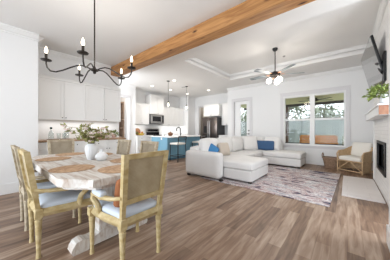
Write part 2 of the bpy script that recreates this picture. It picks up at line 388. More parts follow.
crown('trim_1', [((-4.72, -3), (-4.72, .71), (1, 0)), ((-4.72, .71), (-5.4, .71), (0, 1))])
crown('trim_2', [((-5.4, .71), (-5.4, 2.44), (1, 0))])
crown('trim_3', [((-4.18, WY), (1.05, WY), (0, -1))])
crown('trim_4', [((-7.5, 4.25), (-7.5, 7.42), (1, 0)), ((-7.5, 7.42), (-6.8, 7.42), (0, -1)), ((-6.8, 7.42), (-6.8, 8.05), (1, 0)), ((-6.8, 8.05), (-4.18, 8.05), (0, -1)), ((-6.97, 2.72), (-6.97, 4.25), (1, 0)), ((-6.97, 4.25), (-7.5, 4.25), (0, 1))], .07)
crown('trim_5', [((.48, 5.96), (1.05, 5.96), (0, 1)), ((.325, -3), (.325, 2.69), (-1, 0))])
# tray: moulding at its top inside and a flat band round its lower lip
crown('trim_6', [((tx0, ty0), (tx0, ty1), (1, 0)), ((tx0, ty1), (.48, ty1), (0, -1)), ((.48, 3.75), (.48, 5.96), (-1, 0)), ((tx0, ty0), (.48, ty0), (0, 1))], .075, tz)
baseb('baseboard_left', [(-4.72, -4.705, -3, .71)], .19)
baseb('baseboard_window', [(-3.0, wx0, WY - .015, WY), (wx0, 1.05, WY - .015, WY), (-4.18, -3.98, WY - .015, WY)])
baseb('baseboard_near', [(.309, .325, -3, 2.705), (.309, .47, 2.69, 2.705)], .19)
baseb('baseboard_kitchen', [(-6.785, -6.77, 7.42, 8.05), (-6.97, -6.955, 2.0, 3.05), (-6.97, -6.955, 4.0, 4.25)])

# cased openings
def casing(name, mb): return struct(name, mb, casing_m)
mb = MB()
for x in (-6.5, -5.78 - .0): pass
mb.box(-6.955, -6.94, 3.04, 3.12, 0, 2.5).box(-6.97, -6.94, 3.94, 4.02, 0, 2.5).box(-6.97, -6.94, 3.04, 4.02, 2.5, 2.6)
casing('trim_8', mb)
casing('trim_9', MB().box(-6.58, -6.5, 8.02, 8.05, 0, 2.45).box(-6.58, -5.72, 8.02, 8.05, 2.45, 2.54))

# door with a tall glass light
d = bpy.data.objects.new('door_1', None); C.objects.link(d); d.location = (dx0, WY, 0); d['kind'] = 'structure'
dw = dx1 - dx0; g0, g1 = .30, .58
mb = MB(); mb.box(.02, g0, .05, .09, .02, dz - .02); mb.box(g1, dw - .02, .05, .09, .02, dz - .02); mb.box(g0, g1, .05, .09, .02, .32); mb.box(g0, g1, .05, .09, 2.28, dz - .02)
mb.build('door_panel', mat('door_paint', (.80, .80, .80), .35), d, False)
B(g0, g1, .065, .075, .32, 2.28).build('pane', glass_m, d, False)
mb = MB(); mb.box(-.10, 0, -.02, 0, 0, dz + .11).box(dw, dw + .10, -.02, 0, 0, dz + .11).box(0, dw, -.02, 0, dz, dz + .11).box(0, .02, 0, .14, 0, dz).box(dw - .02, dw, 0, .14, 0, dz).box(.02, dw - .02, 0, .14, dz - .02, dz)
mb.build('door_frame', casing_m, d, False)
mb = MB(); mb.tube([(dw - .07, .05, 1.0), (dw - .07, .0, 1.0), (dw - .17, -.01, 1.0)], .011).lathe([(.03, 0), (.03, .012)], (0, 0, 0), 14, Matrix.Translation((dw - .07, .05, 1.0)) @ Matrix.Rotation(R(90), 4, 'X'))
mb.lathe([(.028, 0), (.028, .02)], (0, 0, 0), 14, Matrix.Translation((dw - .07, .05, 1.14)) @ Matrix.Rotation(R(90), 4, 'X'))
mb.build('door_handle', black_m, d)

# double window
wn = bpy.data.objects.new('window_1', None); C.objects.link(wn); wn.location = (0, WY, 0); wn['kind'] = 'structure'
mb = MB(); c = .10
mb.box(wx0 - c, wx0, -.022, 0, wz0 - .1, wz1 + c).box(wx1, wx1 + c, -.022, 0, wz0 - .1, wz1 + c).box(wx0, wx1, -.022, 0, wz1, wz1 + c).box(wx0, wx1, -.022, 0, wz0 - .1, wz0)
mb.box(wx0 - c - .01, wx1 + c + .01, -.035, 0, wz1 + c, wz1 + c + .03)
mb.build('window_casing', casing_m, wn, False)
mb = MB(); f = .05; xm0, xm1 = -.985, -.845
mb.box(wx0, wx0 + f, 0, .13, wz0, wz1).box(wx1 - f, wx1, 0, .13, wz0, wz1).box(wx0 + f, wx1 - f, 0, .13, wz1 - f, wz1).box(wx0 + f, wx1 - f, 0, .13, wz0, wz0 + .04).box(xm0, xm1, 0, .13, wz0 + .04, wz1 - f)
mb.build('window_frame', trim_m, wn, False)
for (a, b) in ((wx0 + f, xm0), (xm1, wx1 - f)):
    mb = MB(); mb.box(a, b, .03, .085, 1.50, 1.565); mb.box(a, b, .05, .085, wz1 - f - .015, wz1 - f)
    mb.build('meeting_rail', trim_m, wn, False)
    B(a, b, .06, .09, wz0 + .04, wz0 + .07).build('screen_frame', black_m, wn, False)
    B(a, b, .07, .075, wz0 + .07, wz1 - f - .015).build('pane', glass_m, wn, False)
mb = MB(); mb.box(wx0 - c - .03, wx1 + c + .03, -.06, .0, wz0 - .02, wz0 + .01, .004, 1); mb.build('window_sill', trim_m, wn, False)

# added rear window, unseen behind the camera, to let fill light in
rw = bpy.data.objects.new('window_added_rear', None); C.objects.link(rw); rw['kind'] = 'structure'
mb = MB()
for x in (-4.6, -3.02, -1.45, .13): mb.box(x, x + .07, -3.12, -3.0, .1, 2.85)
mb.box(-4.6, .2, -3.12, -3.0, .1, .17).box(-4.6, .2, -3.12, -3.0, 2.78, 2.85); mb.build('window_frame', trim_m, rw, False)

lw = bpy.data.objects.new('window_added_left', None); C.objects.link(lw); lw['kind'] = 'structure'  # added window in the unseen left wall, admits sky light
mb = MB()
for y in (-2.6, -1.63, -.67): mb.box(-4.86, -4.74, y, y + .07, .6, 2.6)
mb.box(-4.86, -4.74, -2.6, -.6, .6, .67).box(-4.86, -4.74, -2.6, -.6, 2.53, 2.6); mb.build('window_frame', trim_m, lw, False)
# ceiling beam
bo = B(-5.4, .325, 2.47, 2.72, 2.80, H, .008, 1).build('ceiling_beam', beam_m, None)
tag(bo, 'rough sawn honey brown timber beam spanning under the white ceiling', 'beam')

# ------------------------------------------------------------------ fireplace
fp = thing('fireplace', 'white painted brick fireplace with black firebox set in its face', 'fireplace', (.48, 3.75, 0))
L_ = 5.96 - 3.75; fy0, fy1, fz0, fz1 = .48, 1.46, .43, .92
mb = MB(); mb.box(0, .57, 0, fy0, 0, tz).box(0, .57, fy1, L_, 0, tz).box(0, .57, fy0, fy1, 0, fz0).box(0, .57, fy0, fy1, fz1, tz)
mb.build('breast', brick_m, fp, False)
mb = MB(); mb.box(.5, .52, fy0, fy1, fz0, fz1).box(.01, .5, fy0, fy0 + .01, fz0, fz1).box(.01, .5, fy1 - .01, fy1, fz0, fz1).box(.01, .5, fy0, fy1, fz0, fz0 + .01).box(.01, .5, fy0, fy1, fz1 - .01, fz1)
mb.build('firebox', mat('firebox_black', (.03, .03, .032), .7), fp, False)
t = .035
mb = MB(); mb.box(-.02, .03, fy0 - t, fy0 + .01, fz0 - t, fz1 + t).box(-.02, .03, fy1 - .01, fy1 + t, fz0 - t, fz1 + t).box(-.02, .03, fy0, fy1, fz1 - .01, fz1 + t).box(-.02, .03, fy0, fy1, fz0 - t, fz0 + .02)
mb.build('firebox_frame', black_m, fp, False)
B(.03, .036, fy0 + .01, fy1 - .01, fz0 + .02, fz1 - .01).build('firebox_glass', glassmat('smoked_glass', (.3, .3, .32)), fp, False)
mb = MB(); mb.tube([(.2, .6, .47), (.22, 1.35, .49)], .04).tube([(.3, .6, .48), (.28, 1.35, .47)], .04).tube([(.22, .7, .54), (.3, 1.25, .55)], .035); mb.build('log', mat('charred_log', (.09, .06, .045), .9), fp)
# frame panel edges of the surround
for a_ in (0, L_ - .12): B(-.015, 0, a_, a_ + .12, .026, 1.385, .003, 1).build('pilaster', trim_m, fp, False)
mt = thing('mantel', 'white mantel shelf with a brown wooden end above the firebox', 'mantel', (.34, 3.6, 1.385))
B(0, .14, .012, 2.36, 0, .13, .004, 1).build('shelf', trim_m, mt, False)
B(-.002, .139, 0, .012, -.002, .128).build('end_cap', mat('brown_wood', (.24, .10, .055), .6, vary=((30, 8, 8), (.34, .17, .10))), mt, False)
B(-.02, .14, -.02, 2.38, .13, .15, .004, 1).build('top_board', trim_m, mt, False)
ht = B(-.075, .462, 4.1, 5.84, 0, .025, .004, 1).build('hearth', tile_m, None, False)
tag(ht, 'pale pinkish tiled hearth slab on the floor before the fireplace', 'hearth')

# television on its arm
tv = thing('television', 'slim black flat screen television tilted down above the mantel', 'television', (.36, 4.98, 2.37), 0)
ax = Matrix.Rotation(R(2.5), 4, 'Z') @ Matrix.Rotation(R(-12.5), 4, 'Y')
MB().box(0, .035, -.70, .70, -.43, .42, .006, 2, M=ax).build('back_case', black_m, tv)
MB().box(-.006, 0, -.69, .69, -.42, .41, M=ax).build('screen', mat('tv_screen', (.11, .11, .105), .10, 0, .8, coat=.6), tv, False)
tvm = thing('television_mount', 'black articulated arm holding the television to the wall', 'bracket', (.48, 4.28, 2.20), 0)
B(-.03, -.001, -.12, .12, -.24, .24, .006, 1).build('wall_plate', black_m, tvm, False)
MB().tube([(-.03, 0, .08), (-.07, .10, .10), (-.075, .28, .16), (-.09, .45, .2)], .032, 8).tube([(-.03, 0, -.08), (-.05, .10, .0), (-.05, .28, .10), (-.075, .45, .17)], .028, 8).build('arm', black_m, tvm)

# plant and vase on the mantel
pv = MB().lathe([(.03, 0), (.042, .01), (.052, .05), (.05, .10), (.036, .135), (.04, .15), (.034, .15), (.03, .13)], (.415, 3.80, 1.535), 20).build('vase', mat('grey_ceramic', (.62, .64, .66), .35), None)
tag(pv, 'small grey ceramic vase standing on the mantel under greenery', 'vase')
def bush(name, label, cat, c, rad, n, size, m, squash=.7, down=0, stems=6, group=None):
    e = thing(name, label, cat, c, 0, group)
    mb = MB(); sb = MB(); r2 = random.Random(hash(len(label)) % 99)
    for i in range(stems):
        a = 2 * math.pi * i / stems + r2.uniform(-.3, .3); el = r2.uniform(.3, 1.2)
        q = Vector((math.cos(a) * math.cos(el), math.sin(a) * math.cos(el), math.sin(el) * squash)) * rad
        sb.tube([(0, 0, -.0), (q.x * .4, q.y * .4, q.z * .7 + .01), (q.x * .9, q.y * .9, q.z)], .003, 5)
    for i in range(n):
        a = r2.uniform(0, 2 * math.pi); el = r2.uniform(-.25 - down, 1.4); k = r2.uniform(.35, 1)
        q = Vector((math.cos(a) * math.cos(el), math.sin(a) * math.cos(el), math.sin(el) * squash)) * rad * k
        mb.leaf(q, (q.x + r2.uniform(-.1, .1) * rad * 5, q.y, q.z + r2.uniform(-.2, .4) * rad), size * r2.uniform(.7, 1.2), .5)
    mb.build('leaves', m, e, False); sb.build('stems', stem_m, e)
    return e
bush('potted_greenery', 'bright green trailing foliage in the grey vase on the mantel', 'plant', (.40, 3.83, 1.70), .19, 420, .055, leaf2_m, .6, .5)

# ------------------------------------------------------------------ cabinets
def shaker(parent, mb_list, x, y0, y1, z0, z1, axis, hside, hz, rail=.055):
    """a shaker door on the plane x (axis 'x': faces +x; axis 'y': faces -y at y=x, spanning x in y0..y1)"""
    g = .004
    a0, a1, b0, b1 = y0 + g, y1 - g, z0 + g, z1 - g
    mb = MB()
    def bx(p0, p1, q0, q1, d0, d1):
        if axis == 'x': mb.box(x + d0, x + d1, p0, p1, q0, q1)
        else: mb.box(p0, p1, x - d1, x - d0, q0, q1)
    bx(a0, a0 + rail, b0, b1, 0, .02); bx(a1 - rail, a1, b0, b1, 0, .02)
    bx(a0 + rail, a1 - rail, b1 - rail, b1, 0, .02); bx(a0 + rail, a1 - rail, b0, b0 + rail, 0, .02)
    bx(a0 + rail, a1 - rail, b0 + rail, b1 - rail, 0, .008)
    d = mb.build('door', cab_m, parent, False)
    if hside is not None:
        hp = a0 + .03 if hside < 0 else (a1 - .03 if hside > 0 else (a0 + a1) / 2)
        k = MB()
        if axis == 'x': k.tube([(x + .02, hp, hz), (x + .04, hp, hz)], [.006, .012], 8)
        else: k.tube([(hp, x - .02, hz), (hp, x - .04, hz)], [.006, .012], 8)
        k.build('knob', black_m, d)
    return d
def cabinet(name, label, axis, x, y0, y1, z0, z1, depth, ndoor=2, drawer=False, group=None, toe=False, knob='low', top=None):
    """x = plane of the carcass front"""
    cat = 'cabinet'
    base = (x, y0, z0) if axis == 'x' else (y0, x, z0)
    e = thing(name, label, cat, base, 0, group)
    mb = MB(); w = y1 - y0; h = z1 - z0; zt = .1 if toe else 0
    if axis == 'x':
        mb.box(-depth, 0, .001, w - .001, zt, h)
        if toe: mb.box(-depth, -.06, .001, w - .001, 0, zt)
    else:
        mb.box(.001, w - .001, 0, depth, zt, h)
        if toe: mb.box(.001, w - .001, .06, depth, 0, zt)
    mb.build('body', cab_m, e, False)
    dh = .16 if drawer else 0
    for i in range(ndoor):
        a, b = w * i / ndoor, w * (i + 1) / ndoor
        hs = 0 if ndoor == 1 else (1 if i == 0 else -1)
        hz = (h - dh - .06) if knob == 'high' else zt + .05
        shaker(e, None, 0, a, b, zt, h - dh, axis, hs, hz)
        if drawer:
            dd = shaker(e, None, 0, a, b, h - dh, h, axis, 0, h - dh / 2, .03); dd.name = 'drawer'
    if top:
        mb = MB()
        if axis == 'x': mb.box(-depth, .03, -.0, w, h, h + top, .006, 1).box(-depth, .045, -.0, w, h + top, h + top + .02, .004, 1)
        else: mb.box(0, w, -.03, depth, h, h + top, .006, 1).box(0, w, -.045, depth, h + top, h + top + .02, .004, 1)
        mb.build('cornice', cab_m, e, False)
    return e
# dining niche buffet
g = 'white dining niche cabinets'
cabinet('wall_cabinet', 'white shaker wall cabinet hung over the glass jars in the dining niche', 'x', -5.07, .76, 1.68, 1.40, 2.30, .325, 2, group=g, top=.05)
cabinet('wall_cabinet', 'white shaker wall cabinet hung over the small potted plant in the dining niche', 'x', -5.07, 1.68, 2.60, 1.40, 2.30, .325, 2, group=g, top=.05)
cabinet('base_cabinet', 'white base cabinet under the glass jars on the wooden buffet top', 'x', -4.83, .72, 1.65, 0, .905, .565, 2, True, g, True, 'high')
cabinet('base_cabinet', 'white base cabinet under the small potted plant on the buffet top', 'x', -4.83, 1.65, 2.60, 0, .905, .565, 2, True, g, True, 'high')
bt = B(-5.395, -4.79, .715, 2.62, .906, .946, .004, 1).build('buffet_top', mat('walnut_top', (.27, .16, .09), .4, vary=((8, 1.5, 8), (.42, .28, .17))), None, False)
tag(bt, 'brown wooden countertop along the dining niche', 'countertop')
# range wall
g = 'white kitchen cabinets'
cabinet('wall_cabinet', 'white kitchen wall cabinet between the hallway opening and the microwave', 'x', -7.17, 4.27, 5.09, 1.43, 2.33, .325, 2, group=g, top=.04)
cabinet('wall_cabinet', 'tall white cabinet rising above the microwave', 'x', -7.08, 5.10, 5.90, 1.93, 2.78, .415, 2, group=g, top=.05)
cabinet('wall_cabinet', 'white kitchen wall cabinet touching the microwave on its far side', 'x', -7.17, 5.91, 6.66, 1.40, 2.33, .325, 2, group=g, top=.04)
cabinet('wall_cabinet', 'white kitchen wall cabinet in the far corner beyond the pendant lamps', 'x', -7.17, 6.66, 7.40, 1.40, 2.33, .325, 2, group=g, top=.04)
cabinet('base_cabinet', 'white base cabinet under the fruit bowl beside the range', 'x', -6.88, 4.27, 5.10, 0, .88, .615, 2, True, g, True, 'high')
cabinet('base_cabinet', 'white base cabinet on the far side of the range, behind the island', 'x', -6.88, 5.90, 7.40, 0, .88, .615, 3, True, g, True, 'high')
for (a, b, lb) in ((4.26, 5.10, 'white countertop between the hallway wall and the range'), (5.90, 7.41, 'white countertop from the range to the far kitchen corner')):
    tag(B(-7.495, -6.85, a, b, .881, .92, .004, 1).build('countertop', counter_m, None, False), lb, 'countertop')
# fridge wall
cabinet('wall_cabinet', 'white cabinet above the dark refrigerator', 'y', 7.47, -5.73, -4.79, 1.86, 2.42, .575, 2, group=g, top=.03)
cabinet('wall_cabinet', 'narrow white wall cabinet beside the refrigerator, nearest the glass door', 'y', 7.70, -4.78, -4.19, 1.40, 2.45, .345, 1, group=g, top=.04)
cabinet('base_cabinet', 'narrow white base cabinet beside the refrigerator', 'y', 7.44, -4.78, -4.19, 0, .88, .605, 1, True, g, True, 'high')
tag(B(-4.78, -4.185, 7.41, 8.045, .881, .92, .004, 1).build('countertop', counter_m, None, False), 'short white countertop beside the refrigerator', 'countertop')

# refrigerator
fr = thing('refrigerator', 'dark stainless french door refrigerator in the kitchen corner', 'refrigerator', (-5.25, 7.30, 0))
B(-.445, .445, .05, .74, .03, 1.79, .01, 1).build('body', mat('fridge_side', (.03, .03, .032), .4), fr, False)
for sx in (-1, 1):
    a, b = sorted((sx * .004, sx * .45))
    dd = B(a, b, -.0, .048, .62, 1.79, .012, 2).build('door', dsteel_m, fr)
    MB().tube([(sx * .05, -.0, .75), (sx * .05, -.05, .78), (sx * .05, -.05, 1.6), (sx * .05, 0, 1.63)], .012, 8).build('handle', steel_m, dd)
dr = B(-.45, .45, 0, .048, .06, .61, .012, 2).build('freezer_drawer', dsteel_m, fr)
MB().tube([(-.35, 0, .55), (-.34, -.05, .55), (.34, -.05, .55), (.35, 0, .55)], .012, 8).build('handle', steel_m, dr)
B(-.34, -.16, -.006, 0, 1.02, 1.36, .004, 1).build('water_dispenser', black_m, fr)

# range and microwave
rg = thing('range', 'stainless cooking range below the microwave', 'stove', (-6.84, 5.50, 0))
B(-.63, -.02, -.395, .395, .02, .90, .006, 1).build('body', steel_m, rg, False)
dd = B(-.02, .01, -.39, .39, .22, .76, .008, 1).build('oven_door', steel_m, rg)
B(.01, .016, -.28, .28, .32, .62).build('oven_window', mat('oven_glass', (.01, .01, .01), .1), dd, False)
MB().tube([(.01, -.33, .71), (.05, -.32, .71), (.05, .32, .71), (.01, .33, .71)], .012, 8).build('handle', steel_m, dd)
B(-.62, .0, -.385, .385, .90, .925, .004, 1).build('cooktop', mat('cooktop_black', (.012, .012, .013), .15), rg, False)
bp = B(-.645, -.58, -.395, .395, .926, 1.24, .008, 1).build('back_panel', steel_m, rg)
B(-.58, -.575, -.3, .3, 1.10, 1.20).build('control_display', mat('display_black', (.008, .008, .01), .2), bp, False)
B(-.58, -.574, -.385, .385, .93, 1.06).build('lower_panel', mat('display_black', (.008, .008, .01), .2), bp, False)
k = MB()
for y in (-.36, -.33, .33, .36): k.tube([(-.58, y, 1.15), (-.56, y, 1.15)], .014, 10)
k.build('knob', black_m, bp)
mw = thing('microwave', 'stainless microwave oven mounted over the range', 'microwave', (-7.08, 5.50, 1.47))
B(-.41, 0, -.398, .398, 0, .45, .006, 1).build('body', black_m, mw, False)
dd = B(0, .03, -.395, .395, 0.01, .44, .006, 1).build('door', steel_m, mw)
B(.03, .034, -.30, .20, .11, .35).build('window', mat('display_black', (.008, .008, .01), .2), dd, False)
B(.03, .034, .27, .38, .06, .40).build('control_panel', mat('display_black', (.008, .008, .01), .2), dd, False)
MB().tube([(.03, .235, .06), (.06, .235, .08), (.06, .235, .37), (.03, .235, .39)], .01, 8).build('handle', steel_m, dd)

# island
il = thing('kitchen_island', 'blue painted kitchen island with panelled sides under a white top', 'island', (-5.71, 5.5, 0))
B(-.49, .49, -.97, 1.0, .08, .88).build('body', blue_m, il, False)
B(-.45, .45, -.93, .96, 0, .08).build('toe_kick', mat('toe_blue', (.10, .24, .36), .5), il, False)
for (a, b) in ((-.97, -.48), (-.48, .02), (.02, .51), (.51, 1.0)):
    mb = MB(); r_ = .07
    mb.box(.49, .505, a, a + r_, .08, .88).box(.49, .505, b - r_, b, .08, .88).box(.49, .505, a + r_, b - r_, .80, .88).box(.49, .505, a + r_, b - r_, .08, .20)
    mb.build('side_panel', blue_m, il, False)
mb = MB(); mb.box(-.49, -.41, -.985, -.97, .08, .88).box(.41, .49, -.985, -.97, .08, .88).box(-.41, .41, -.985, -.97, .80, .88).box(-.41, .41, -.985, -.97, .08, .20).box(-.03, .03, -.985, -.97, .2, .8)
mb.build('end_panel', blue_m, il, False)
B(-.52, .79, -1.02, 1.03, .881, .92, .005, 1).build('worktop', counter_m, il, False)
B(.12, .20, -.992, -.985, .78, .865, .003, 1).build('outlet', mat('outlet_white', (.85, .85, .85), .4), il, False)
fc = thing('faucet', 'black gooseneck faucet rising from the island top', 'faucet', (-5.66, 5.68, .92))
pts = [(0, 0, 0), (0, 0, .27)] + [(-.0 - .09 + .09 * math.cos(R(t)), 0, .27 + .09 * math.sin(R(t))) for t in range(20, 181, 20)] + [(-.18, 0, .20)]
MB().tube(pts, .021, 10, M=Matrix.Rotation(R(40), 4, 'Z')).build('spout', black_m, fc)
MB().lathe([(.028, 0), (.028, .01), (.02, .05), (.02, .09)], n=14).build('base', black_m, fc)
MB().tube([(.02, 0, .07), (.09, 0, .10)], .007, 8).build('handle', black_m, fc)

# island and counter clutter
bw = MB().lathe([(.04, 0), (.07, .01), (.10, .06), (.105, .10), (.08, .135), (.03, .15), (.02, .165), (.012, .18)], (-5.55, 4.98, .92), 18).build('lidded_pot', mat('brown_pot', (.17, .07, .03), .4), None)
tag(bw, 'round brown lidded pot on the white island top', 'pot')
tag(MB().lathe([(.045, 0), (.05, .01), (.05, .14), (.04, .155), (.012, .165), (.01, .18)], (-5.75, 4.76, .92), 18).build('canister', ceram_m, None), 'white ceramic canister on the island before the brown pot', 'canister')
tag(MB().lathe([(.03, 0), (.06, .02), (.075, .07), (.07, .07), (.05, .02)], (-5.5, 4.73, .92), 18).build('bowl', ceram_m, None), 'small white bowl at the near end of the island', 'bowl')
fb = tag(MB().lathe([(.06, 0), (.11, .02), (.15, .08), (.16, .10), (.15, .10), (.10, .03)], (-7.12, 4.62, .92), 22).build('fruit_bowl', mat('yellow_bowl', (.55, .38, .06), .5), None), 'yellow bowl heaped with fruit on the kitchen counter', 'bowl')
for i, (x, y, z, cc, lb) in enumerate([(-.05, -.05, .13, (.45, .12, .04), 'red apple lying in the yellow bowl nearest the cutting board'), (.05, .02, .13, (.55, .22, .04), 'orange lying in the middle of the yellow bowl'), (-.02, .07, .13, (.40, .10, .03), 'dark red apple lying in the yellow bowl towards the range')]):
    tag(MB().ball((-7.12 + x, 4.62 + y, .92 + z), .048, 12).build('fruit', mat('fruit_%s' % 'abc'[i], cc, .4), None), lb, 'fruit')
tag(MB().lathe([(.16, -.012), (.165, -.008), (.165, .008), (.16, .012)], n=26, M=rot_to((-7.42, 4.62, 1.09), 0, 0, R(82))).build('cutting_board', mat('board_wood', (.30, .14, .06), .5), None), 'round brown wooden board leaning on the wall behind the fruit', 'cutting board')
bush('leafy_herb', 'dark leafy herb beside the fruit bowl on the kitchen counter', 'plant', (-7.15, 4.41, .98), .09, 70, .05, leaf_m, .9)
pt = thing('pantry_shelving', 'tan shelving seen through the hallway opening', 'shelf', (-7.9, 3.75, 0))
mb = MB(); mb.box(-.18, .2, -.55, -.52, 0, 2.45).box(-.18, .2, .35, .38, 0, 2.45); mb.build('side_panel', mat('pantry_wood', (.42, .30, .22), .6), pt, False)
for i in range(7): B(-.18, .2, -.52, .35, .1 + .38 * i, .13 + .38 * i).build('shelf', mat('pantry_wood', (.42, .30, .22), .6), pt, False)
B(-.19, -.18, -.55, .38, 0, 2.45).build('back_panel', mat('pantry_back', (.45, .36, .30), .6), pt, False)
jar_c = [(.5, .3, .2), (.6, .5, .35), (.3, .15, .1), (.65, .6, .55)]
for i in range(6):
    for j in range(2):
        nm = ['lowest', 'second lowest', 'third', 'fourth', 'fifth', 'topmost'][i]
        tag(MB().lathe([(.05, 0), (.06, .01), (.06, .17), (.045, .19), (.045, .21)], (-7.82, 3.48 + .33 * j, .131 + .38 * i), 12).build('pantry_jar', mat('jar_%d' % ((i + j) % 4), jar_c[(i + j) % 4], .4), None), 'storage jar on the %s pantry shelf, %s the kitchen' % (nm, ['further from', 'closer to'][j]), 'jar', 'storage jars in the pantry')

# bar stools
def make_stool(label, loc, rz):
    e = thing('bar_stool', label, 'stool', loc, rz, 'black bar stools at the island')
    for sx in (-1, 1):
        MB().tube([(sx * .21, .21, 0), (sx * .2, .2, .62)], .014, 8).build('leg', black_m, e)
        MB().tube([(sx * .22, -.22, 0), (sx * .2, -.2, .62), (sx * .2, -.25, .93)], .014, 8).build('leg', black_m, e)
    mb = MB()
    for a, b in (((-.21, .21, .2), (.21, .21, .2)), ((-.21, -.21, .2), (-.21, .21, .2)), ((.21, -.21, .2), (.21, .21, .2)), ((-.21, -.21, .2), (.21, -.21, .2))): mb.tube([a, b], .01, 8)
    mb.build('stretcher', black_m, e)
    MB().soft(-.22, .22, -.21, .22, .62, .69, .03, (0, 0, .01), 6).build('seat', cushion_m, e)
    MB().tube([(-.2, -.25, .92), (0, -.27, .93), (.2, -.25, .92)], .018, 8).tube([(-.2, -.24, .80), (0, -.26, .80), (.2, -.24, .80)], .012, 8).build('backrest', black_m, e)
    return e
st = make_stool('black framed bar stool with pale seat nearest the dining table', (-4.86, 4.74, 0), R(90))
copy_thing(st, (-4.86, 6.0, 0), R(90), 'black framed bar stool furthest from the dining table')

# ------------------------------------------------------------------ ceiling fittings
for i, (u, v, lb) in enumerate([(152.2, 85.8, 'recessed ceiling light closest to the hallway opening'), (174.2, 80.4, 'recessed ceiling light between the two pendant lamps and the beam'), (170.4, 90, 'recessed ceiling light in front of the range'), (187.5, 93.8, 'recessed ceiling light nearest the far kitchen corner'), (208.5, 90.2, 'recessed ceiling light in front of the refrigerator')]):
    dd_ = (H - 1.165) * 179.5 / (130 - v); la = dd_ * (u - 195) / 179.5
    x, y = -.647 * dd_ + .763 * la, .763 * dd_ + .647 * la
    e = thing('recessed_light', lb, 'ceiling light', (x, y, H), 0, 'recessed kitchen lights')
    MB().lathe([(.055, -.004), (.085, -.004), (.085, 0), (.055, 0)], n=20).build('trim_ring', trim_m, e)
    MB().lathe([(.055, -.006), (.055, -.001)], n=20).build('lens', can_m, e)
    point('can_lamp', (x, y, H - .03), 28, (1, .95, .90), .05, 140)
for (x, y, lb) in ((-7.55, 3.3, 'added round ceiling light brightening the pantry beyond the hallway'), (-6.1, 8.7, 'added round ceiling light brightening the passage beside the refrigerator')):
    e = thing('added_flush_light', lb, 'ceiling light', (x, y, H))  # fixture added to light the dark side rooms
    MB().lathe([(.12, 0), (.12, -.03), (.11, -.035)], n=20).build('base', trim_m, e)
    MB().lathe([(.105, -.03), (.09, -.06), (.03, -.08)], n=20).build('shade', can_m, e)
    point('added_flush_lamp', (x, y, H - .2), 12, (1, .93, .85), .08)  # added fill lamp below the added fixture
vt = thing('air_vent', 'small white air vent in the kitchen ceiling', 'vent', (-5.45, 5.7, H))
B(-.17, .17, -.08, .08, -.008, 0).build('frame', trim_m, vt, False)
for i in range(5): B(-.15, .15, -.06 + .026 * i, -.05 + .026 * i, -.012, -.008).build('slat', mat('vent_grey', (.5, .49, .47), .5), vt, False)
def pendant(x, y, zb, lb):
    e = thing('pendant_lamp', lb, 'lamp', (x, y, H), 0, 'glass pendant lamps over the island')
    MB().lathe([(.06, 0), (.06, -.015), (.02, -.03)], n=18).build('canopy', black_m, e)
    MB().tube([(0, 0, -.02), (0, 0, zb + .13 - H)], .005, 6).build('cord', black_m, e)
    MB().lathe([(.012, zb + .15 - H), (.022, zb + .12 - H), (.022, zb + .07 - H)], n=14).build('socket', black_m, e)
    MB().lathe([(.024, zb + .09 - H), (.055, zb + .04 - H), (.062, zb - .04 - H), (.05, zb - .10 - H), (.047, zb - .10 - H), (.058, zb - .04 - H), (.05, zb + .04 - H)], n=20).build('glass_shade', clear_m, e)
    MB().lathe([(.012, zb + .07 - H), (.028, zb + .02 - H), (.032, zb - .01 - H), (.022, zb - .04 - H), (.005, zb - .05 - H)], n=12).build('bulb', mat('pendant_glow', (1, .9, .8), .5, emit=((1, .88, .7), 7)), e)
    point('pendant_bulb_light', (x, y, zb - .16), 5, (1, .85, .65), .04)
pendant(-5.25, 4.60, 2.14, 'glass pendant lamp over the near end of the island')
pendant(-5.30, 5.68, 2.12, 'glass pendant lamp over the far end of the island')

# chandelier
ch = thing('chandelier', 'black five arm candle chandelier hanging over the dining table', 'chandelier', (-2.578, .962, 1.965))
MB().tube([(0, 0, .02), (0, 0, H - 1.965)], .009, 8).lathe([(.065, H - 1.965), (.065, H - 1.985), (.02, H - 2.0)], n=18).build('rod', bronze_m, ch)
MB().lathe([(.008, -.05), (.02, -.04), (.02, -.02), (.045, -.01), (.045, .012), (.02, .02), (.012, .05)], n=18).build('hub', bronze_m, ch)
for k_ in range(5):
    a = R(39 + 72 * k_); M_ = Matrix.Rotation(a, 4, 'Z')
    prof = [(.03, 0), (.08, .022), (.14, .033), (.20, .02), (.27, -.02), (.34, -.065), (.41, -.098), (.46, -.095), (.49, -.06), (.5, -.02), (.5, .02)]
    ar = MB().tube([(r_, 0, z_) for r_, z_ in prof], .0085, 8, M=M_).build('arm', bronze_m, ch)
    MB().lathe([(.01, .012), (.052, .020), (.056, .030), (.05, .030), (.016, .024), (.015, .026), (.014, .10), (.010, .105)], (.5, 0, 0), 18, M=M_).build('candle_cup', bronze_m, ar)
    MB().lathe([(.008, .105), (.015, .125), (.016, .14), (.009, .165), (.002, .185)], (.5, 0, 0), 12, M=M_).build('bulb', bulb_m, ar)
    p = Vector((-2.578, .962, 1.965)) + M_ @ Vector((.5, 0, .30))
    point('chandelier_bulb_light', p, 4, (1, .93, .85), .05)

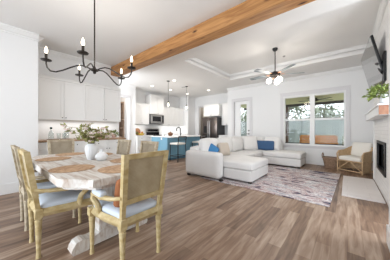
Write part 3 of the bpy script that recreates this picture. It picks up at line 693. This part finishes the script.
# ceiling fan
fan = thing('ceiling_fan', 'ceiling fan with glowing glass lights in the ceiling tray', 'fan', (-1.40, 4.80, tz))
MB().lathe([(.065, 0), (.065, -.02), (.045, -.06), (.02, -.075)], n=18).build('canopy', black_m, fan)
MB().tube([(0, 0, -.05), (0, 0, -.62)], .012, 8).build('downrod', bronze_m, fan)
MB().lathe([(.03, -.58), (.05, -.60), (.105, -.62), (.12, -.66), (.11, -.70), (.06, -.72), (.05, -.76), (.03, -.78)], n=24).build('motor', bronze_m, fan)
bl_m = mat('fan_blade', (.12, .14, .15), .4)
for k_ in range(5):
    M_ = Matrix.Rotation(R(31 + 72 * k_), 4, 'Z')
    bl = MB().prism([(.20, -.05), (.30, -.062), (.60, -.068), (.67, -.06), (.69, 0), (.67, .06), (.60, .068), (.30, .062), (.20, .05)], -.003, .004, M=M_ @ Matrix.Translation((0, 0, -.655)) @ Matrix.Rotation(R(10), 4, 'X')).build('blade', bl_m, fan, False)
    MB().box(.10, .24, -.018, .018, -.662, -.652, .002, 1, M=M_).build('blade_iron', mat('copper_trim', (.45, .22, .12), .4, .7), bl, False)
for k_ in range(3):
    a = R(-30 + 120 * k_); x, y = .115 * math.cos(a), .115 * math.sin(a)
    MB().tube([(0, 0, -.755), (x * .7, y * .7, -.765), (x, y, -.775)], .012, 8).build('light_arm', mat('copper_trim', (.45, .22, .12), .4, .7), fan)
    MB().lathe([(.02, .02), (.035, 0), (.055, -.04), (.06, -.08), (.045, -.105), (.01, -.115)], n=16, M=Matrix.Translation((x, y, -.775)) @ Matrix.Rotation(a, 4, 'Z') @ Matrix.Rotation(R(-35), 4, 'Y')).build('light_shade', globe_m, fan)
for k_ in range(3): point('fan_light', (-1.40 + .22 * math.cos(R(-30 + 120 * k_)), 4.80 + .22 * math.sin(R(-30 + 120 * k_)), tz - 1.0), 10, (1, .95, .88), .12)
sd = MB().lathe([(.035, 0), (.035, -.012), (.02, -.03)], (-1.35, 5.45, tz), 16).build('sprinkler_head', steel_m, None)
tag(sd, 'small grey sprinkler head on the tray ceiling beyond the fan', 'sprinkler')

# ------------------------------------------------------------------ dining set
TX, TY = -2.66, .93
tb = thing('dining_table', 'whitewashed wooden trestle dining table with clipped corners', 'table', (TX, TY, 0))
def outline(hx, hy, cx, cy):
    q = [(hx, -(hy - cy))]
    pts = []
    for sx, sy in ((1, -1), (1, 1), (-1, 1), (-1, -1)):
        seg = [(hx, hy - cy), (hx - cx * .18, hy - cy * .98), (hx - cx * .45, hy - cy * .62), (hx - cx * .75, hy - cy * .25), (hx - cx * .9, hy - cy * .02), (hx - cx, hy)]
        if (sx, sy) in ((1, -1), (-1, 1)): seg = seg[::-1]
        pts += [(sx * a, sy * b) for a, b in seg]
    return pts
MB().prism(outline(1.10, .53, .26, .17), .69, .76, .014).build('tabletop', top_m, tb)
MB().prism(outline(1.05, .48, .24, .16), .655, .69, .004).build('apron', top_m, tb)
for sx in (-1, 1):
    x = sx * .68
    pd = MB()
    pd.box(x - .055, x + .055, -.17, .17, .12, .60, .015, 2); pd.box(x - .05, x + .05, -.38, .38, .60, .655, .01, 1)
    ped = pd.build('pedestal', top_m, tb)
    mb = MB()
    # scrolled foot lying along y
    half = [(0, .14), (.13, .14), (.20, .11), (.26, .10), (.32, .12), (.37, .105), (.40, .065), (.41, .03), (.395, 0), (.27, 0), (.24, .02), (0, .02)]
    poly = [(y, z) for y, z in half] + [(-y, z) for y, z in half[::-1][1:-1]]
    t_ = bmesh.new()
    A_ = [t_.verts.new((x - .06, y, z)) for y, z in poly]; B_ = [t_.verts.new((x + .06, y, z)) for y, z in poly]
    t_.faces.new(A_); t_.faces.new(B_[::-1])
    for i in range(len(poly)): t_.faces.new((A_[i], A_[(i + 1) % len(poly)], B_[(i + 1) % len(poly)], B_[i]))
    bmesh.ops.triangulate(t_, faces=[f for f in t_.faces if len(f.verts) > 4])
    mb._merge(t_); mb.build('foot', top_m, tb, False)
B(-.63, .63, -.045, .045, .16, .26, .01, 1).build('stretcher', top_m, tb)

def make_chair(label, loc, rz, wood, group='cane back dining armchairs', cane=None):
    e = thing('dining_chair', label, 'chair', loc, rz, group)
    cane = cane or cane_m
    legp = [(.021, 0), (.018, .03), (.016, .05), (.025, .30), (.029, .34), (.021, .348), (.030, .358), (.030, .40)]
    for (x, y) in ((-.24, .225), (.24, .225)): MB().lathe(legp, (x, y, 0), 12).box(x - .032, x + .032, y - .032, y + .032, .362, .44, .004, 1).build('leg', wood, e)
    for (x, y) in ((-.18, -.235), (.18, -.235)):
        MB().lathe(legp, (x, y, 0), 12).box(x - .029, x + .029, y - .029, y + .029, .362, .45, .004, 1).build('leg', wood, e)
    # seat rails
    mb = MB()
    mb.tube([(-.24, .225, .405), (0, .255, .405), (.24, .225, .405)], .026, 4, flat=1.5)
    mb.tube([(-.18, -.235, .405), (.18, -.235, .405)], .026, 4, flat=1.5)
    for sx in (-1, 1): mb.tube([(sx * .24, .225, .405), (sx * .225, 0, .405), (sx * .18, -.235, .405)], .026, 4, flat=1.5)
    mb.build('seat_frame', wood, e)
    # cushion, wider in front
    mb = MB(); mb.soft(-.235, .235, -.225, .235, .415, .485, .03, (0, 0, .018), 8)
    for v in mb.bm.verts:
        k = (v.co.y + .225) / .46; v.co.x *= .80 + .20 * k
    mb.build('seat', seat_m, e)
    # raked back
    def bp(x, z): return (x, -.235 - (z - .42) * .15, z)
    xb, xt = .185, .212; z0, z1 = .56, .975
    def board(mb, q, th=.016):
        """q: four (x, z) corners lying in the raked back plane"""
        P = [bp(x, z) for x, z in q]
        mb._add([(x, y + th, z) for x, y, z in P] + [(x, y - th, z) for x, y, z in P], [(0, 1, 2, 3), (7, 6, 5, 4), (0, 4, 5, 1), (1, 5, 6, 2), (2, 6, 7, 3), (3, 7, 4, 0)])
    mb = MB(); w_ = .042
    for sx in (-1, 1):
        board(mb, [(sx * .165, .43), (sx * .20, .43), (sx * (xb + .02), z0), (sx * (xb - .016), z0)], .018)
        board(mb, [(sx * (xb - .02), z0), (sx * (xb + .02), z0), (sx * (xt + .01), z1), (sx * (xt - .030), z1)], .022)
    board(mb, [(-xb - .01, z0), (xb + .01, z0), (xb + .012, z0 + w_), (-xb - .012, z0 + w_)])
    board(mb, [(-xt, z1 - w_), (xt, z1 - w_), (xt, z1), (-xt, z1)])
    mb.build('back_frame', wood, e)
    mb = MB()
    q = [bp(-xb, z0), bp(xb, z0), bp(xt, z1 - .02), bp(-xt, z1 - .02)]
    mb._add([(x, y + .003, z) for x, y, z in q] + [(x, y - .003, z) for x, y, z in q], [(0, 1, 2, 3), (7, 6, 5, 4), (0, 4, 5, 1), (1, 5, 6, 2), (2, 6, 7, 3), (3, 7, 4, 0)])
    mb.build('cane_panel', cane, e, False)
    for sx in (-1, 1):
        mb = MB()
        y0_ = bp(0, .62)[1]
        mb.tube([(sx * .20, y0_, .625), (sx * .235, -.16, .605), (sx * .262, -.04, .60), (sx * .262, .06, .605), (sx * .257, .13, .60), (sx * .25, .165, .575)], [.021, .023, .027, .029, .031, .024], 8, flat=.75)
        mb.tube([(sx * .255, .12, .60), (sx * .262, .14, .555), (sx * .245, .09, .50), (sx * .235, .08, .45), (sx * .232, .085, .40)], [.025, .028, .025, .026, .03], 8)
        a_ = mb.build('armrest', wood, e)
        MB().soft(sx * .262 - .033, sx * .262 + .033, -.08, .10, .608, .65, .018, (0, 0, .006), 5).build('arm_pad', seat_m, a_)
    return e
n1 = make_chair('weathered cane back armchair on the near side of the table, nearest the camera', (-2.325, .56, 0), 0, oak_m)
e1 = make_chair('yellow oak cane back armchair at the near table end, holding the rust pillow', (-1.615, .905, 0), R(90), oak_m)
n2 = make_chair('greyish cane back armchair beside the wall, tucked at the near side of the table', (-3.02, .56, 0), 0, oak2_m, cane=cane_mat('grey_cane', (.25, .20, .14), (.41, .35, .26)))
copy_thing(n2, (-4.07, 1.015, 0), R(-90), 'greyish cane back armchair at the far table end before the buffet')
copy_thing(n2, (-3.38, 1.50, 0), R(180), 'greyish cane back armchair across the table, below the potted buffet plant')
copy_thing(n2, (-2.55, 1.50, 0), R(180), 'greyish cane back armchair across the table, before the blue kitchen island')
pw = MB().soft(-.19, .19, -.04, .04, -.13, .13, .04, (0, .03, 0), 8, M=Matrix.Translation((-1.50, .91, .62)) @ Matrix.Rotation(R(90), 4, 'Z') @ Matrix.Rotation(R(14), 4, 'X')).build('throw_pillow', rust_m, None)
tag(pw, 'rust brown throw pillow leaning in the near end dining chair', 'pillow')

mats_ = [((-3.12, .64), 'round woven placemat on the near table side before the greyish armchair'), ((-2.20, .61), 'round woven placemat on the near table side before the closest armchair'),
         ((-3.12, 1.24), 'round woven placemat on the table side towards the buffet, left of the vases'), ((-2.25, 1.24), 'round woven placemat across the table facing the kitchen island'),
         ((-3.53, .94), 'round woven placemat at the table end nearest the buffet'), ((-1.81, .92), 'round woven placemat at the table end before the rust pillow')]
for (x, y), lb in mats_:
    mb = MB(); prof = []
    for i in range(18):
        r_ = .205 * (1 - i / 18); prof.append((r_, .004 + (.0025 if i % 2 else 0)))
    mb.lathe([(.20, 0)] + prof + [(.002, .005)], (0, 0, 0), 36)
    tag(mb.build('placemat', jute_m, None, loc=(x, y, .7605)), lb, 'placemat', 'round woven placemats')
vs_ = MB().lathe([(.058, 0), (.066, .01), (.09, .08), (.102, .15), (.10, .19), (.085, .225), (.072, .24), (.075, .25), (.066, .25), (.06, .23)], n=72, flute=.025, nf=18).build('flower_vase', ceram_m, None, loc=(-2.68, .96, .7605)); vs_.scale = (.76, .76, .88)
tag(vs_, 'tall white ribbed vase holding flowers on the dining table', 'vase')
vb = MB().lathe([(.04, 0), (.07, .012), (.092, .05), (.09, .08), (.06, .115), (.028, .13), (.022, .15), (.027, .165), (.020, .165), (.016, .14)], n=64, flute=.02, nf=16).build('bud_vase', ceram_m, None, loc=(-2.50, 1.02, .7605)); vb.scale = (.82, .82, .86)
tag(vb, 'squat round white vase beside the tall vase on the dining table', 'vase')
# flower arrangement
fl = thing('flower_arrangement', 'pink blossoms and olive leaves spilling from the tall white vase', 'flowers', (-2.68, .96, .955))
r3 = random.Random(4); lb_, sb_, fb_ = MB(), MB(), MB()
for i in range(34):
    a = r3.uniform(0, 2 * math.pi); out = r3.uniform(.06, .29); hh = r3.uniform(.05, .27) * (1.15 - out * 1.2)
    if i < 3: a, out, hh = R(205 + i * 14), .34, .16 + .05 * i
    tip = Vector((math.cos(a) * out, math.sin(a) * out, hh))
    mid = Vector((tip.x * .4, tip.y * .4, tip.z * .75 + .04))
    sb_.tube([(0, 0, -.06), mid * .6, mid, tip], [.003, .003, .0025, .0015], 5)
    for j in range(10):
        t = r3.uniform(.25, 1); q = mid * (1 - t) * 1 + tip * t if t > .5 else mid * (t * 2) * .9
        q = Vector(q) + Vector((r3.uniform(-.02, .02), r3.uniform(-.02, .02), r3.uniform(-.02, .02)))
        lb_.leaf(q, (r3.uniform(-1, 1) + tip.x * 2, r3.uniform(-1, 1) + tip.y * 2, r3.uniform(-.6, .8)), r3.uniform(.04, .075), .5)
    if i % 5 != 0 or i == 0:
        for j in range(7):
            b = 2 * math.pi * j / 7
            fb_.leaf(tip, (math.cos(b), math.sin(b), .45), r3.uniform(.032, .05), .8)
        fb_.ball(tip, .009, 6)
lb_.build('leaves', leaf_m, fl, False); sb_.build('stems', stem_m, fl); fb_.build('blossoms', bloom_m, fl, False)

# ------------------------------------------------------------------ buffet clutter
ty_ = B(-5.22, -4.93, .93, 1.36, .9465, .962, .004, 1).build('serving_tray', mat('tray_wood', (.20, .12, .07), .5), None, False)
tag(ty_, 'flat dark wooden tray under the glassware on the buffet', 'tray')
def bottle(x, y, lb, s_=1):
    e = thing('glass_decanter', lb, 'decanter', (x, y, .9625))
    MB().lathe([(.042 * s_, 0), (.05 * s_, .01), (.05 * s_, .13), (.03 * s_, .17), (.014, .19), (.014, .22), (.012, .22), (.011, .19), (.028 * s_, .165), (.046 * s_, .13), (.046 * s_, .012)], n=18).build('body', clear_m, e)
    MB().ball((0, 0, .245), .026, 10).build('stopper', mat('dark_stopper', (.01, .05, .045), .2), e)
bottle(-5.08, .985, 'clear glass decanter with dark green stopper beside the wall on the buffet')
for (y, lb) in ((1.12, 'clear drinking glass in the middle of the buffet tray'), (1.22, 'clear drinking glass on the buffet tray, furthest from the decanter')):
    tag(MB().lathe([(.032, 0), (.036, .005), (.042, .13), (.039, .13), (.033, .012), (.0, .01)], (-5.05, y, .9625), 18).build('drinking_glass', clear_m, None), lb, 'glass')
tag(MB().lathe([(.05, 0), (.055, .01), (.055, .15), (.04, .17), (.042, .185), (.036, .185), (.05, .15), (.05, .01)], (-5.15, 1.29, .9625), 18).build('glass_jar', clear_m, None), 'taller clear glass jar at the back end of the buffet tray', 'jar')
bs = MB().lathe([(.10, 0), (.15, .04), (.19, .10), (.195, .115), (.185, .11), (.14, .045), (.02, .03)], (-5.08, 2.02, .9465), 26).build('woven_bowl', jute_m, None)
tag(bs, 'wide tan woven bowl on the buffet behind the flowers', 'bowl')
pp = MB().lathe([(.05, 0), (.055, .01), (.065, .09), (.07, .10), (.062, .10), (.055, .08)], (-5.05, 2.40, .9465), 20).build('plant_pot', mat('pink_pot', (.62, .42, .36), .5), None)
tag(pp, 'small pink clay pot at the kitchen end of the buffet', 'pot')
bush('potted_plant', 'small bushy green plant in the pink pot on the buffet', 'plant', (-5.05, 2.40, 1.05), .13, 170, .05, leaf2_m, .7, .3)

# ------------------------------------------------------------------ sectional sofa
sf = thing('sectional_sofa', 'light grey upholstered sectional sofa wrapping the rug with a chaise at each end', 'sofa', (-3.2, 3.4, 0))
def sp(name, *a, m=sofa_m, par=sf, **k):
    return MB().soft(*a, **k).build(name, m, par)
# local coords: x right from -3.2, y from 3.4
sp('armrest', -.04, 1.01, 0, .24, .05, .635, r=.07, puff=(.0, .012, .01), n=12, wob=.006)
sp('base', 0, .98, .24, 3.55, .05, .29, r=.03, n=6)
sp('base', .98, 1.66, .24, 1.33, .05, .29, r=.03, n=6)
sp('base', .98, 2.15, 2.68, 3.55, .05, .29, r=.03, n=6)
sp('back_frame', 0, .25, .12, 3.55, .25, .74, r=.07, n=10)
sp('back_frame', .2, 1.46, 3.30, 3.55, .25, .74, r=.07, n=10)
sp('seat_cushion', .25, 1.67, .245, 1.34, .28, .45, r=.05, puff=(0, 0, .02), n=12, wob=.006)
sp('seat_cushion', .25, 1.03, 1.35, 2.00, .28, .45, r=.05, puff=(0, 0, .02), n=10, wob=.006, seed=2)
sp('seat_cushion', .25, 1.03, 2.01, 2.67, .28, .45, r=.05, puff=(0, 0, .02), n=10, wob=.006, seed=3)
sp('seat_cushion', .25, 1.03, 2.68, 3.32, .28, .45, r=.05, puff=(0, 0, .02), n=10, wob=.006, seed=4)
sp('seat_cushion', 1.03, 2.16, 2.66, 3.54, .28, .46, r=.06, puff=(0, 0, .02), n=12, wob=.006, seed=5)
for i, (a, b) in enumerate(((.26, 1.02), (1.03, 1.78), (1.79, 2.54), (2.55, 3.28))):
    Mx = Matrix.Translation((.30, (a + b) / 2, .67)) @ Matrix.Rotation(R(-10), 4, 'Y')
    sp('back_cushion', -.10, .11, -(b - a) / 2, (b - a) / 2, -.23, .26, r=.09, puff=(.05, 0, .02), n=10, wob=.012, seed=i * 3, M=Mx)
for i, (a, b) in enumerate(((.30, .90), (.88, 1.46))):
    Mx = Matrix.Translation(((a + b) / 2, 3.24, .66)) @ Matrix.Rotation(R(-10), 4, 'X')
    sp('back_cushion', -(b - a) / 2, (b - a) / 2, -.11, .10, -.22, .23, r=.09, puff=(0, .05, .02), n=10, wob=.012, seed=20 + i, M=Mx)
ft_m = mat('dark_foot', (.02, .015, .012), .5)
for (x, y) in ((.06, .06), (1.03, .06), (1.60, .32), (1.60, 1.27), (.06, 3.48), (2.09, 2.74), (2.09, 3.48), (1.0, 1.9)):
    B(x - .035, x + .035, y - .035, y + .035, 0, .055, .004, 1).build('foot', ft_m, sf, False)
def pillow(lb, loc, rz, tilt, w, h, m, t=.06, roll=0, group=None):
    o = MB().soft(-w / 2, w / 2, -t, t, -h / 2, h / 2, .05, (0, .04, 0), 9, wob=.006,
                  M=Matrix.Translation(loc) @ Matrix.Rotation(rz, 4, 'Z') @ Matrix.Rotation(tilt, 4, 'X') @ Matrix.Rotation(roll, 4, 'Y')).build('throw_pillow', m, None)
    return tag(o, lb, 'pillow')
pillow('blue throw pillow propped behind the near sofa arm', (-2.72, 3.93, .63), R(50), R(-20), .29, .29, blue_f, .045, R(40))
pillow('navy blue lumbar pillow on the sofa section below the window', (-2.24, 6.42, .625), R(6), R(-16), .66, .33, navy_m)
pillow('tan pillow shape standing in for shading between the sofa cushions', (-2.60, 4.30, .64), R(62), R(-22), .34, .36, mat('tan_shading', (.52, .45, .38), .9), .05)  # extra shape whose tan colour stands in for shading between cushions
pillow('white pillow in the sofa corner beside the navy pillow', (-2.64, 6.15, .70), R(48), R(-18), .52, .50, mat('white_fabric', (.78, .77, .76), .9))

# rug
rg_ = MB().box(-1.28, 1.28, -1.34, 1.34, .0, .012, .004, 1).build('area_rug', rug_m, None, False, loc=(-1.45, 4.74, .0005)); rg_.rotation_euler = (0, 0, R(-1.5))
tag(rg_, 'distressed cream, mauve and navy area rug before the sofa', 'rug')

# ------------------------------------------------------------------ rattan armchair and basket
rc = thing('rattan_armchair', 'rounded rattan armchair with cream cushions in the corner beside the fireplace', 'armchair', (.20, 6.72, 0), R(-180 + 0) + R(-33) * -1)
# local: faces -? built facing +y, then turned
rc.rotation_euler = (0, 0, R(180 - 34)); rc.scale = (.94, .94, .94)
def arc(z, rx, ry, a0, a1, n=18, cy=0, ztop=None):
    return [(rx * math.cos(R(a0 + (a1 - a0) * i / n)), cy + ry * math.sin(R(a0 + (a1 - a0) * i / n)), z if ztop is None else z + (ztop - z) * math.sin(math.pi * i / n) ** 1.2) for i in range(n + 1)]
top = [(-.33, .30, .42), (-.335, .31, .52), (-.335, .24, .60)] + arc(.62, .335, .33, 180, 360, 18, 0, .80) + [(.335, .24, .60), (.335, .31, .52), (.33, .30, .42)]
mb = MB(); mb.tube([(-.33, .30, 0.0), (-.33, .30, .42)], .018, 8); 
mb.build('leg', rattan_m, rc); MB().tube([(.33, .30, 0), (.33, .30, .42)], .018, 8).build('leg', rattan_m, rc)
MB().tube([(-.26, -.26, 0), (-.27, -.24, .42)], .018, 8).build('leg', rattan_m, rc); MB().tube([(.26, -.26, 0), (.27, -.24, .42)], .018, 8).build('leg', rattan_m, rc)
MB().tube(top, .022, 8).build('arm_rail', rattan_m, rc)
mb = MB(); mb.tube([(-.33, .30, .33), (.33, .30, .33)], .018, 8).tube([(-.33, .30, .05), (.33, .30, .05)], .014, 8)
mb.tube([(-.33, .30, .05), (-.02, .30, .32)], .012, 8).tube([(.33, .30, .05), (.02, .30, .32)], .012, 8)
for sx in (-1, 1):
    mb.tube([(sx * .33, .30, .33), (sx * .335, 0, .33), (sx * .27, -.24, .33)], .016, 8).tube([(sx * .33, .30, .05), (sx * .33, 0, .05), (sx * .26, -.25, .05)], .012, 8)
mb.tube([(-.27, -.24, .33), (.27, -.24, .33)], .016, 8); mb.tube([(-.26, -.26, .05), (.26, -.26, .05)], .012, 8)
mb.build('frame', rattan_m, rc)
# woven shell following the rail
sh = MB(); vs2 = []; fs2 = []; pts = [Vector(p) for p in [(-.335, .26, .59)] + arc(.62, .335, .33, 180, 360, 24, 0, .80) + [(.335, .26, .59)]]; nn = len(pts); rows = 6
for j in range(rows + 1):
    k = j / rows
    for p in pts:
        zz = .06 + (p.z - .06) * k if abs(p.x) > .0 else 0
        s_ = .93 + .07 * k; vs2.append((p.x * s_, p.y * s_ if p.y < 0 else p.y, zz))
n0 = len(vs2)
vs2 += [(x * .955, y * .955 if y < 0 else y, z) for x, y, z in vs2]
for j in range(rows):
    for i in range(nn - 1):
        a = j * nn + i; fs2.append((a, a + 1, a + nn + 1, a + nn)); fs2.append((n0 + a, n0 + a + nn, n0 + a + nn + 1, n0 + a + 1))
for i in range(nn - 1): fs2.append((i, n0 + i, n0 + i + 1, i + 1)); a = rows * nn + i; fs2.append((a, a + 1, n0 + a + 1, n0 + a))
for j in range(rows): a = j * nn; fs2.append((a, a + nn, n0 + a + nn, n0 + a)); a = j * nn + nn - 1; fs2.append((a, n0 + a, n0 + a + nn, a + nn))
sh._add(vs2, fs2); sh.build('woven_shell', rattan_m, rc)
MB().soft(-.29, .29, -.24, .33, .34, .46, .045, (0, 0, .02), 9).build('seat_cushion', cushion_m, rc)
MB().soft(-.25, .25, -.06, .06, -.20, .22, .05, (0, .03, 0), 9, M=Matrix.Translation((0, -.20, .65)) @ Matrix.Rotation(R(14), 4, 'X')).build('back_cushion', cushion_m, rc)

bk = thing('wicker_basket', 'brown wicker basket with loop handles on the floor beside the rattan armchair', 'basket', (-.37, 6.92, 0), R(-10))
mb = MB()
def ring(w, d_, z, n=28):
    out = []
    for i in range(n):
        t = 2 * math.pi * i / n; c_, s_ = math.cos(t), math.sin(t)
        out.append((w * math.copysign(abs(c_) ** .5, c_), d_ * math.copysign(abs(s_) ** .5, s_), z))
    return out
rings = []
for i in range(13):
    k = i / 12; b_ = .006 if i % 2 else 0
    rings.append(ring(.15 + .07 * k + b_, .125 + .055 * k + b_, .02 + .33 * k))
rings += [ring(.205, .16, .35), ring(.17, .13, .05)]
vs3 = [p for r_ in rings for p in r_]; n_ = 28; fs3 = []
for i in range(len(rings) - 1):
    for j in range(n_): fs3.append((i * n_ + j, i * n_ + (j + 1) % n_, (i + 1) * n_ + (j + 1) % n_, (i + 1) * n_ + j))
fs3.append(tuple(range(n_))); fs3.append(tuple(range((len(rings) - 1) * n_, len(rings) * n_)))
mb._add([(x, y, z - .02) for x, y, z in vs3], fs3); mb.build('body', wicker_m, bk)
for sx in (-1, 1):
    MB().tube([(sx * .215, -.08, .30), (sx * .225, -.07, .39), (sx * .225, 0, .44), (sx * .225, .07, .39), (sx * .215, .08, .30)], .014, 8).build('handle', wicker_m, bk)
tag(MB().soft(-.16, .16, -.12, .12, .20, .32, .05, (0, 0, .02), 7, wob=.02, M=Matrix.Translation((-.37, 6.92, 0)) @ Matrix.Rotation(R(-10), 4, 'Z')).build('folded_blanket', mat('dark_blanket', (.22, .16, .13), .95, bump=(60, .5)), None), 'brown folded blanket lying inside the wicker basket', 'blanket')
# wall outlet
tag(MB().box(-1.12, -1.05, WY - .008, WY, .28, .395, .003, 1).build('wall_outlet', mat('outlet_white', (.85, .85, .85), .4), None, False), 'white outlet plate low on the wall below the window', 'outlet')

# ------------------------------------------------------------------ outside
struct('patio_floor', B(-4.05, 5, WY + .14, 8.2, -.18, -.05).box(-5.15, 5, 8.2, 11.2, -.18, -.05), mat('patio_concrete', (.68, .66, .62), .9)).name = 'floor_patio'
ground = B(-30, 30, 11.2, 40, -.3, -.15).build('lawn', mat('grass', (.16, .20, .08), .95, vary=((3, 3, 3), (.26, .28, .13))), None, False); ground['kind'] = 'structure'
struct('ceiling_patio', B(-4.05, 5, WY + .14, 8.2, 2.58, 2.7).box(-5.15, 5, 8.2, 11.3, 2.58, 2.7), mat('patio_ceiling', (.66, .65, .42), .8))
pb = B(-5.15, 5, 11.0, 11.2, 2.46, 2.58).build('porch_beam', mat('dark_brown_paint', (.035, .028, .022), .6), None, False); tag(pb, 'dark brown porch beam seen across the top of the window', 'beam')
for x, lb in ((-2.62, 'dark brown porch post at the edge of the window view'), (.9, 'dark porch post behind the fireplace wall')):
    tag(B(x - .09, x + .09, 11.0, 11.18, -.15, 2.46, .006, 1).build('porch_post', mat('post_brown', (.10, .055, .035), .6), None, False), lb, 'post', 'porch posts')
fn = thing('wooden_fence', 'pale weathered board fence at the back of the yard', 'fence', (0, 16, -.15))
mb = MB(); x = -16
while x < 12: 
    mb.box(x, x + .147, 0, .02, 0, 2.15 + .03 * math.sin(x * 7)); x += .15
fm = mb.build('boards', mat('fence_grey', (.13, .155, .15), .85, vary=((9, 6, .5), (.27, .295, .28))), fn, False)
for x in range(-16, 13, 2): B(x - .05, x + .05, .02, .12, 0, 2.0).build('post', mat('fence_grey', (.46, .50, .50), .85), fn, False)
B(-16, 12, .02, .06, .4, .5).build('rail', mat('fence_grey', (.46, .50, .50), .85), fn, False); B(-16, 12, .02, .06, 1.6, 1.7).build('rail', mat('fence_grey', (.46, .50, .50), .85), fn, False)
bark = mat('bark', (.22, .18, .15), .9); tl = mat('tree_leaf', (.12, .15, .08), .8, vary=((2, 2, 2), (.34, .38, .28)))
def tree(x, y, h, lb, seed, n=900):
    e = thing('tree', lb, 'tree', (x, y, -.15), 0, 'trees behind the fence'); r4 = random.Random(seed)
    tr = MB(); cr_ = MB(); tr.tube([(0, 0, 0), (.1, 0, h * .25), (.0, .1, h * .5), (.1, 0, h * .8)], [.14, .11, .08, .03], 8)
    for i in range(14):
        a = r4.uniform(0, 6.28); z0 = h * r4.uniform(.15, .6); L = h * r4.uniform(.18, .34)
        tip = Vector((math.cos(a) * L, math.sin(a) * L, z0 + L * r4.uniform(.3, .9)))
        tr.tube([(0, 0, z0), Vector((tip.x * .5, tip.y * .5, (z0 + tip.z) / 2 + .1)), tip], [.05, .03, .012], 6)
        for j in range(n // 14):
            q = Vector((tip.x * r4.uniform(.3, 1.1), tip.y * r4.uniform(.3, 1.1), z0 + (tip.z - z0) * r4.uniform(.2, 1.2))) + Vector((r4.gauss(0, .25), r4.gauss(0, .25), r4.gauss(0, .25)))
            cr_.leaf(q, (r4.uniform(-1, 1), r4.uniform(-1, 1), r4.uniform(-1, .5)), r4.uniform(.18, .36), .7)
    tr.build('trunk', bark, e); cr_.build('crown', tl, e, False)
for i, (x, y, h, lb) in enumerate([(-8.5, 19, 5.0, 'leafy tree behind the fence beyond the glass door'), (-4.6, 19.5, 5.5, 'leafy tree behind the fence at the dark post side of the window'), (-1.5, 19, 5.0, 'leafy tree behind the fence nearest the window mullion'), (2.0, 19.6, 5.4, 'leafy tree behind the fence beside the rightmost window pane')]):
    tree(x, y, h, lb, i + 3)
# wooden outdoor sofa with cushions
oc = mat('orange_wood', (.68, .25, .05), .5, vary=((2, 12, 12), (.82, .38, .11)))
ob = thing('patio_bench', 'orange brown wooden patio sofa outside the window', 'bench', (-1.0, 9.6, -.05))
mb = MB()
for k_ in range(4): mb.box(-.66, .66, -.03, .0, .58 + .105 * k_, .67 + .105 * k_, .004, 1)
mb.build('backrest', oc, ob, False)
mb = MB(); mb.box(-.66, .66, 0, .68, .36, .42, .005, 1); mb.build('seat', oc, ob, False)
for sx in (-1, 1):
    for yy in (0, .62): B(sx * .66 - .03, sx * .66 + .03, yy - .03, yy + .03, 0, .95 if yy == 0 else .62, .004, 1).build('leg', oc, ob, False)
    B(sx * .66 - .04, sx * .66 + .04, -.03, .66, .62, .65, .004, 1).build('armrest', oc, ob, False)
MB().soft(-.62, .62, .04, .66, .42, .54, .04, (0, 0, .01), 7).build('cushion', mat('sage_cushion', (.62, .68, .60), .9), ob)
tag(MB().soft(-.2, .2, -.06, .06, -.2, .2, .05, (0, .04, 0), 7, M=rot_to((.05, 9.25, .755), R(12), R(-12))).build('throw_pillow', mat('sage_cushion', (.62, .68, .60), .9), None), 'pale green pillow on the patio chair beside the bench', 'pillow')
pc = thing('patio_chair', 'low wooden patio chair beyond the rightmost window pane', 'chair', (.05, 9.3, -.05))
B(-.3, .3, -.3, .3, .52, .60, .02, 2).build('seat', oc, pc)
for sx in (-1, 1):
    for sy in (-1, 1): B(sx * .26 - .025, sx * .26 + .025, sy * .26 - .025, sy * .26 + .025, 0, .52).build('leg', oc, pc, False)
# patio fan
pf = thing('patio_fan', 'dark ceiling fan under the porch roof outside the window', 'fan', (-1.05, 9.5, 2.58))
MB().lathe([(.05, 0), (.05, -.02), (.03, -.03), (.03, -.05), (.10, -.06), (.10, -.12), (.04, -.15)], n=18).build('motor', bronze_m, pf)
for k_ in range(5):
    M_ = Matrix.Rotation(R(36 + 72 * k_), 4, 'Z')
    MB().box(.08, .68, -.065, .065, -.10, -.09, .003, 1, M=M_).build('blade', bronze_m, pf, False)
